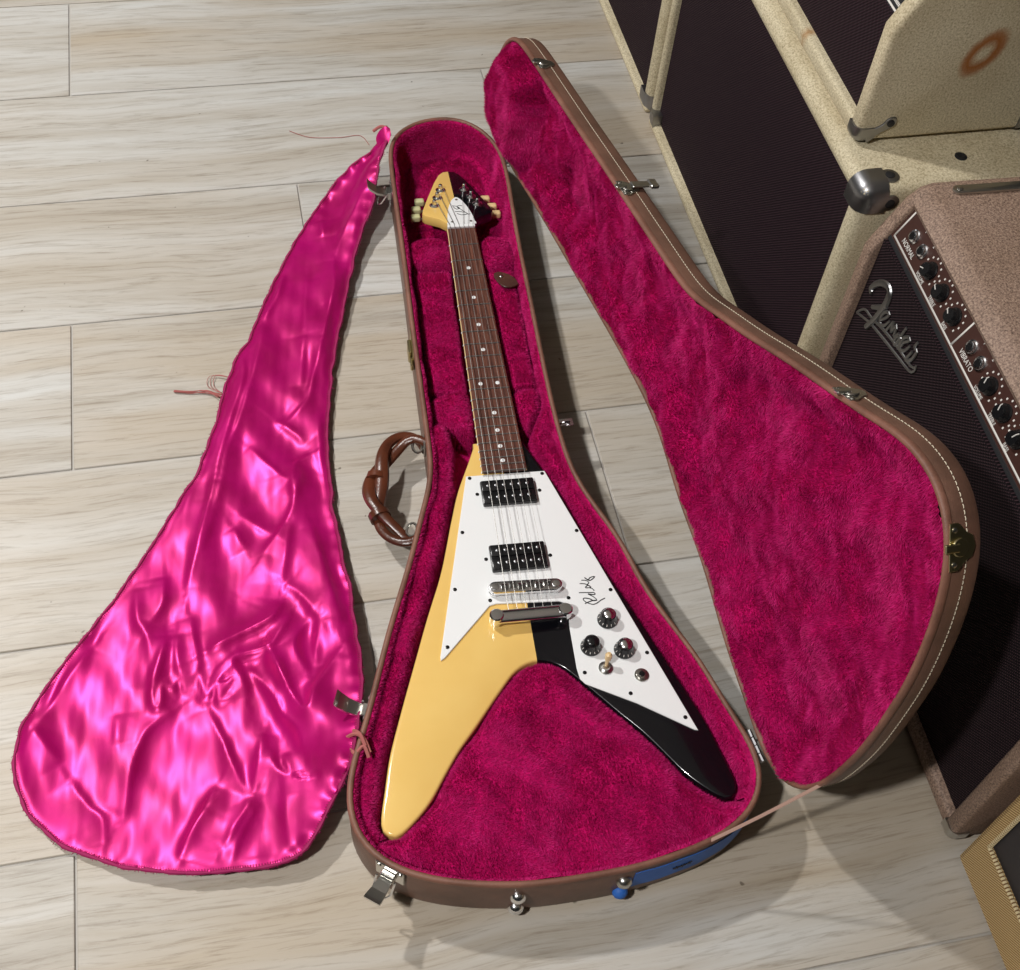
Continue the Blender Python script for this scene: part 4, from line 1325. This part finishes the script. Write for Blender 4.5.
# ---- amplifier head on the nearer cabinet
def sloped(profile, y0, y1, r, name, mat, parent):
    return MB().prism(profile, y0, y1, r, 4, axes=(0, 2, 1)).build(name, mat, parent, auto=40)
head = root('amplifier_head', (.698, 1.084, .4362), 0, 'cream amplifier head with a rusty ring stain on its side, on top of a cabinet', 'amplifier')
HW, HH, HD = .62, .212, .24
prof = [(.004, .0), (.0, .010), (.0, .146), (.006, .158), (.026, .198), (.036, .209), (.05, HH), (HD, HH), (HD, .0)]
sloped(prof, 0, .024, .008, 'side_panel', M['cream_stained'], head)
sloped(prof, HW - .024, HW, .008, 'side_panel', M['cream'], head)
MB().rbox((.034, .018, HH - .02), (HD, HW - .018, HH), .006, 2).build('top_panel', M['cream'], head)
MB().rbox((0, .018, 0), (HD, HW - .018, .022), .006, 3).build('bottom_panel', M['cream_rubbed'], head)
MB().rbox((HD - .014, .018, .015), (HD - .004, HW - .018, HH - .012)).build('back_panel', M['wood'], head)
MB().rbox((.012, .022, .018), (.020, HW - .022, .150), .001, 1).build('grille', M['oxblood'], head)
sl = Vector((.0247, 0, .0533)).normalized()
PNM = Matrix.Translation((.012, HW, .150)) @ Matrix(((0, sl.x, -sl.z, 0), (-1, 0, 0, 0), (0, sl.z, sl.x, 0), (0, 0, 0, 1)))   # x to the right seen from the front, y up the slope, z out
cp = MB().rbox((.024, -.002, -.006), (HW - .024, .056, -.001), .0006, 1).xf(PNM).build('control_panel', M['matte_black'], head)
MB().rbox((.026, .002, -.0012), (HW - .026, .0042, -.0004)).xf(PNM).build('panel_line', M['paint'], cp)
for i, (x, w_) in enumerate(((HW - .036, .018), (HW - .066, .022), (HW - .10, .018))):
    b = MB()
    for k in range(7):
        b.rbox((x - w_ / 2 + k * w_ / 7, .008, -.0012), (x - w_ / 2 + k * w_ / 7 + w_ / 11, .0115, -.0006))
    b.xf(PNM).build('panel_marks', M['paint'], cp)
for k in range(6):
    x = HW - .058 - k * .075
    ko = MB().lathe([(.011, 0), (.0105, .004), (.0085, .006), (.0080, .015), (.006, .0165)], (x, .030, -.001), 18).xf(PNM).build('knob', M['black'], head)
    MB().rbox((x - .0006, .030, .0150), (x + .0006, .0380, .0158)).xf(PNM).build('pointer', M['paint'], ko)
corner_cap(head, (0, 0, 0), 1, 1, 1, M['steel'], .012, .020, False)
b = MB().prism(poly_round([(.016, .000), (.028, .012), (.038, .018), (.045, .024), (.043, .033), (.034, .032), (.028, .024), (.014, .014)], 40), -.0022, .0006, .0006, 1, axes=(0, 2, 1))
co = b.build('corner_strap', M['steel'], head)
MB().lathe([(.0045, 0), (.0045, .0012), (.002, .002)], n=12, M4=frame((.038, -.0022, .026), (0, -1, 0))).build('screw', M['matte_black'], co)
corner_cap(head, (HD, 0, 0), -1, 1, 1, M['steel'], .012, .034, False)
for x in (.03, HD - .03):
    for y in (.05, HW - .05):
        MB().lathe([(.012, -.0035), (.012, 0), (.010, .001)], (x, y, 0), 14).build('rubber_foot', M['matte_black'], head)

# ---- brown combo amplifier
amp = root('combo_amplifier', (.684, .400, 0), math.radians(-1.53), 'brown combo amplifier with dark grille, script badge and sloping control panel', 'amplifier')
AW, AH, AD = .596, .450, .262
prof = [(.004, .008), (.0, .014), (.0, .362), (.004, .373), (.030, .431), (.042, .445), (.056, AH), (AD, AH), (AD, .008)]
sloped(prof, 0, .020, .006, 'side_panel', M['brown'], amp)
sloped(prof, AW - .020, AW, .006, 'side_panel', M['brown'], amp)
MB().prism([(.034, .428), (.032, .434), (.042, .4445), (.056, AH - .0004), (AD - .002, AH - .0004), (AD - .002, .428)], .012, AW - .012, .001, 1, axes=(0, 2, 1)).build('top_panel', M['brown'], amp, auto=30)
MB().rbox((.001, .014, .008), (AD, AW - .014, .030), .007, 3).build('bottom_panel', M['brown'], amp)
MB().rbox((AD - .014, .015, .02), (AD - .004, AW - .015, AH - .01)).build('back_panel', M['wood'], amp)
MB().rbox((.012, .016, .024), (.020, AW - .016, .384), .001, 1).build('grille', M['wheat_dark'], amp)
# panel frame: x runs to the right seen from the front (towards -y), y up the slope, z out
PO = Vector((.010, 0, .373))
PM = Matrix.Translation(PO) @ Matrix(((0, sl.x, -sl.z, 0), (-1, 0, 0, 0), (0, sl.z, sl.x, 0), (0, 0, 0, 1)))
def pnl(y, t, z=0.):
    return Vector((-y, t, z))
MB().rbox((-(AW - .017), .0135, -.012), (-.017, .0200, .0005), .001, 1).xf(PM).build('panel_rail', M['matte_black'], amp)
cpo = MB().rbox((-(AW - .017), .018, -.008), (-.017, .066, 0), .0006, 1).xf(PM).build('control_panel', M['panel_brown'], amp)
def pline(a, b, w=.0011):
    a, b = pnl(*a), pnl(*b)
    d = (b - a).normalized(); s_ = Vector((-d.y, d.x, 0)) * w
    v = [a + s_, a - s_, b - s_, b + s_]
    MB().add([tuple(q) for q in v] + [tuple(q + Vector((0, 0, .0006))) for q in v], [(0, 1, 2, 3), (7, 6, 5, 4), (0, 4, 5, 1), (1, 5, 6, 2), (2, 6, 7, 3), (3, 7, 4, 0)]).xf(PM).build('panel_line', M['paint'], cpo, auto=None)
pline((.571, .064), (.571, .023)); pline((.5715, .023), (.025, .025)); pline((.400, .024), (.400, .064))
for y in (.546, .522, .378, .355):
    jk = MB().lathe([(.0085, 0), (.0085, .002), (.0068, .0026), (.0062, .0048), (.0050, .0052)], (-y, .0445, 0), 16).xf(PM).build('input_jack', M['chrome'], amp)
    MB().lathe([(.0044, .0040), (.0044, .0054), (.001, .0054)], (-y, .0445, 0), 12).xf(PM).build('jack_hole', M['black'], jk)
kn = [(.494, 205), (.460, 160), (.424, 155), (.326, 115), (.290, 118), (.256, 80), (.200, 100), (.150, 95), (.100, 120)]
for y, a in kn:
    ko = MB().lathe([(.0104, 0), (.0104, .0014), (.0094, .0024), (.0088, .0034), (.0080, .0092), (.0070, .0104), (.001, .0104)], (-y, .0425, 0), 22).xf(PM).build('knob', M['black'], amp)
    c, s_ = math.cos(math.radians(a)), math.sin(math.radians(a))
    MB().tube([(-y + .0015 * c, .0425 + .0015 * s_, .0106), (-y + .0072 * c, .0425 + .0072 * s_, .0104), (-y + .0088 * c, .0425 + .0090 * s_, .0086)], .0006, 5).xf(PM).build('pointer', M['paint'], ko)
    d = MB()
    for t in range(10):
        g = math.radians(222 - t * 28.5)
        d.rbox((-y + .0150 * math.cos(g) - .0009, .0425 + .0150 * math.sin(g) - .0011, 0), (-y + .0150 * math.cos(g) + .0009, .0425 + .0150 * math.sin(g) + .0011, .0005))
    d.xf(PM).build('dial_marks', M['paint'], cpo)
def plab(txt, y, t, size, sx=1.):
    lettering('lettering', txt, size, M['paint'], cpo, PM @ Matrix.Translation((-y, t, .0005)), sx)
plab('NORMAL', .541, .0305, .0086, .86); plab('VIBRATO', .371, .0315, .0086, .86)
for txt, y in (('VOLUME', .497), ('TREBLE', .461), ('BASS', .424), ('VOLUME', .329), ('TREBLE', .293), ('BASS', .257)):
    plab(txt, y + .001, .0272, .0060, .78)
for y, tx in ((.546, '1'), (.522, '2'), (.378, '1'), (.355, '2')):
    plab(tx, y - .007, .0595, .006)
# raised chrome script badge
BADGE = {'F':[(0.5549,0.3176),(0.5605,0.3195),(0.5562,0.3304),(0.5451,0.3442),(0.5317,0.3528),(0.5234,0.352),(0.5212,0.3432),(0.522,0.3312),(0.5259,0.3139),(0.5309,0.2972),(0.5401,0.2757)],
'Fbar':[(0.5442,0.3056),(0.5324,0.3168),(0.5167,0.3338)],
'tail':[(0.569,0.2709),(0.5562,0.2894),(0.5368,0.2949),(0.5075,0.3063),(0.4683,0.3178),(0.4343,0.3247),(0.4237,0.3327)],
'tail2':[(0.569,0.2709),(0.5516,0.2795),(0.5314,0.2888),(0.5005,0.2984),(0.4641,0.3089),(0.4295,0.3195),(0.4229,0.3318),(0.4246,0.3356)],
'e':[(0.5186,0.3101),(0.5104,0.3225),(0.5075,0.3321),(0.5167,0.3253),(0.5202,0.3141),(0.517,0.306),(0.5082,0.3114),(0.5018,0.3257)],
'n':[(0.5018,0.3086),(0.4936,0.3334),(0.492,0.319),(0.4858,0.3351),(0.4828,0.3193),(0.4769,0.3314)],
'd':[(0.4681,0.3501),(0.4714,0.3335),(0.4738,0.3156),(0.4792,0.3174),(0.4751,0.3295),(0.4679,0.3296),(0.4674,0.3168),(0.4616,0.3308)],
'e2':[(0.4625,0.3317),(0.4532,0.3455),(0.4594,0.3444),(0.466,0.3336),(0.4637,0.3209),(0.4546,0.3271),(0.4489,0.3408)],
'r':[(0.439,0.3572),(0.4409,0.3477),(0.4339,0.3478),(0.4368,0.3314),(0.4458,0.3214),(0.441,0.34)]}
bx = .0105
bo_ = None
for k, L in BADGE.items():
    P = catmull([(bx, y, z) for y, z in L], len(L) * 4, False)
    n_ = len(P)
    rr = {'F': .0052, 'Fbar': .0038, 'tail': .0022, 'tail2': .0022}.get(k, .0025)
    rad = [rr * (1 - .25 * abs(2 * i / (n_ - 1) - 1)) for i in range(n_)]
    b = MB().tube(P, rad, 8, up=(1, 0, 0), flat=.6)
    if bo_ is None:
        bo_ = b.build('script_badge', M['badge'], amp, label='raised silver script badge')
    else:
        b.build('badge_letter', M['badge'], bo_)
# metal strap and screw on the top, near the far end
hs_ = MB().prism(slot(.134, .576, .062, .0066), AH - .0002, AH + .0035, .001, 2).build('metal_strap', M['nickel'], amp)
MB().lathe([(.0036, AH + .003), (.0036, AH + .0046), (.002, AH + .0052)], (.080, .576, 0), 14).build('screw', M['nickel'], hs_)
corner_cap(amp, (0, 0, .008), 1, 1, 1, M['nickel'], .010, .019, False)
corner_cap(amp, (0, AW, .008), 1, -1, 1, M['nickel'], .010, .019, False)
for x in (.03, AD - .03):
    for y in (.05, AW - .05):
        MB().lathe([(.012, 0), (.012, .008), (.010, .009)], (x, y, 0), 14).build('rubber_foot', M['matte_black'], amp)

# ---- tweed amplifier at the near end of the row
tw = root('tweed_amplifier', (.690, -.150, 0), 0, 'mustard tweed amplifier with flat dark front panel, at the near end of the row', 'amplifier')
TW_, TH, TD = .534, .40, .24
MB().rbox((.006, 0, 0), (TD, .020, TH), .006, 3).build('side_panel', M['tweed'], tw)
MB().rbox((.006, TW_ - .020, 0), (TD, TW_, TH), .006, 3).build('side_panel', M['tweed'], tw)
MB().rbox((.006, .002, TH - .02), (TD, TW_ - .002, TH), .006, 3).build('top_panel', M['tweed'], tw)
MB().rbox((.006, .002, 0), (TD, TW_ - .002, .02), .006, 3).build('bottom_panel', M['tweed'], tw)
# front frame with a rectangular opening
fr_ = MB()
o_ = [(.002, .002), (TW_ - .002, .002), (TW_ - .002, TH - .002), (.002, TH - .002)]
i_ = [(.024, .080), (TW_ - .021, .080), (TW_ - .021, TH - .04), (.024, TH - .04)]
vv = []
for q in o_: vv.append((.004, q[0], q[1]))
for q in o_: vv.append((0, q[0] + (.006 if q[0] < .1 else -.006), q[1] + (.006 if q[1] < .1 else -.006)))
for q in i_: vv.append((0, q[0], q[1]))
for q in i_: vv.append((.010, q[0], q[1]))
for q in o_: vv.append((.014, q[0], q[1]))
for a in range(4):
    b = (a + 1) % 4
    fr_.f += [(a, b, 4 + b, 4 + a), (4 + a, 4 + b, 8 + b, 8 + a), (8 + a, 8 + b, 12 + b, 12 + a), (16 + a, 16 + b, b, a), (12 + a, 12 + b, 16 + b, 16 + a)]
fr_.v = vv
fr_.build('front_frame', M['tweed'], tw, auto=30)
MB().rbox((.004, .024, .080), (.009, TW_ - .021, TH - .04)).build('front_panel', M['tweed_panel'], tw)
ring_ = [(0, i_[k][0], i_[k][1]) for k in range(4)]
for k in range(4):
    a, b = Vector(ring_[k]), Vector(ring_[(k + 1) % 4])
    L = (b - a).length
    n_ = int(L / .004)
    d1, d2 = MB(), MB()
    for q in range(n_):
        p0, p1 = a + (b - a) * (q / n_), a + (b - a) * ((q + .62) / n_)
        p2 = a + (b - a) * ((q + 1) / n_)
        d1.tube([p0, p1], .0026, 6)
        d2.tube([p1, p2], .0023, 6)
    e1 = d1.build('piping', M['piping'], tw)
    d2.build('piping_twist', M['piping_dark'], e1)
MB().lathe([(.0032, 0), (.0032, .0012), (.001, .0014)], n=12, M4=frame((0, .494, .062), (-1, 0, 0))).build('screw', M['matte_black'], tw)
MB().rbox((TD - .012, .015, .015), (TD - .003, TW_ - .015, TH - .015)).build('back_panel', M['wood'], tw)

# ------------------------------------------------------------------ a loose thread on the floor
th_ = MB().tube(catmull([(-.06, .02, .0012), (-.028, 0, .0012), (.02, -.006, .0012), (.053, -.005, .0012), (.065, -.03, .0012)], 40, False), .0005, 5)
lt = th_.build('loose_thread', M['pink_cord'])
lt.location = (.14, 1.71, 0)
tag(lt, 'thin reddish thread lying on the floor above the head of the case', 'thread')
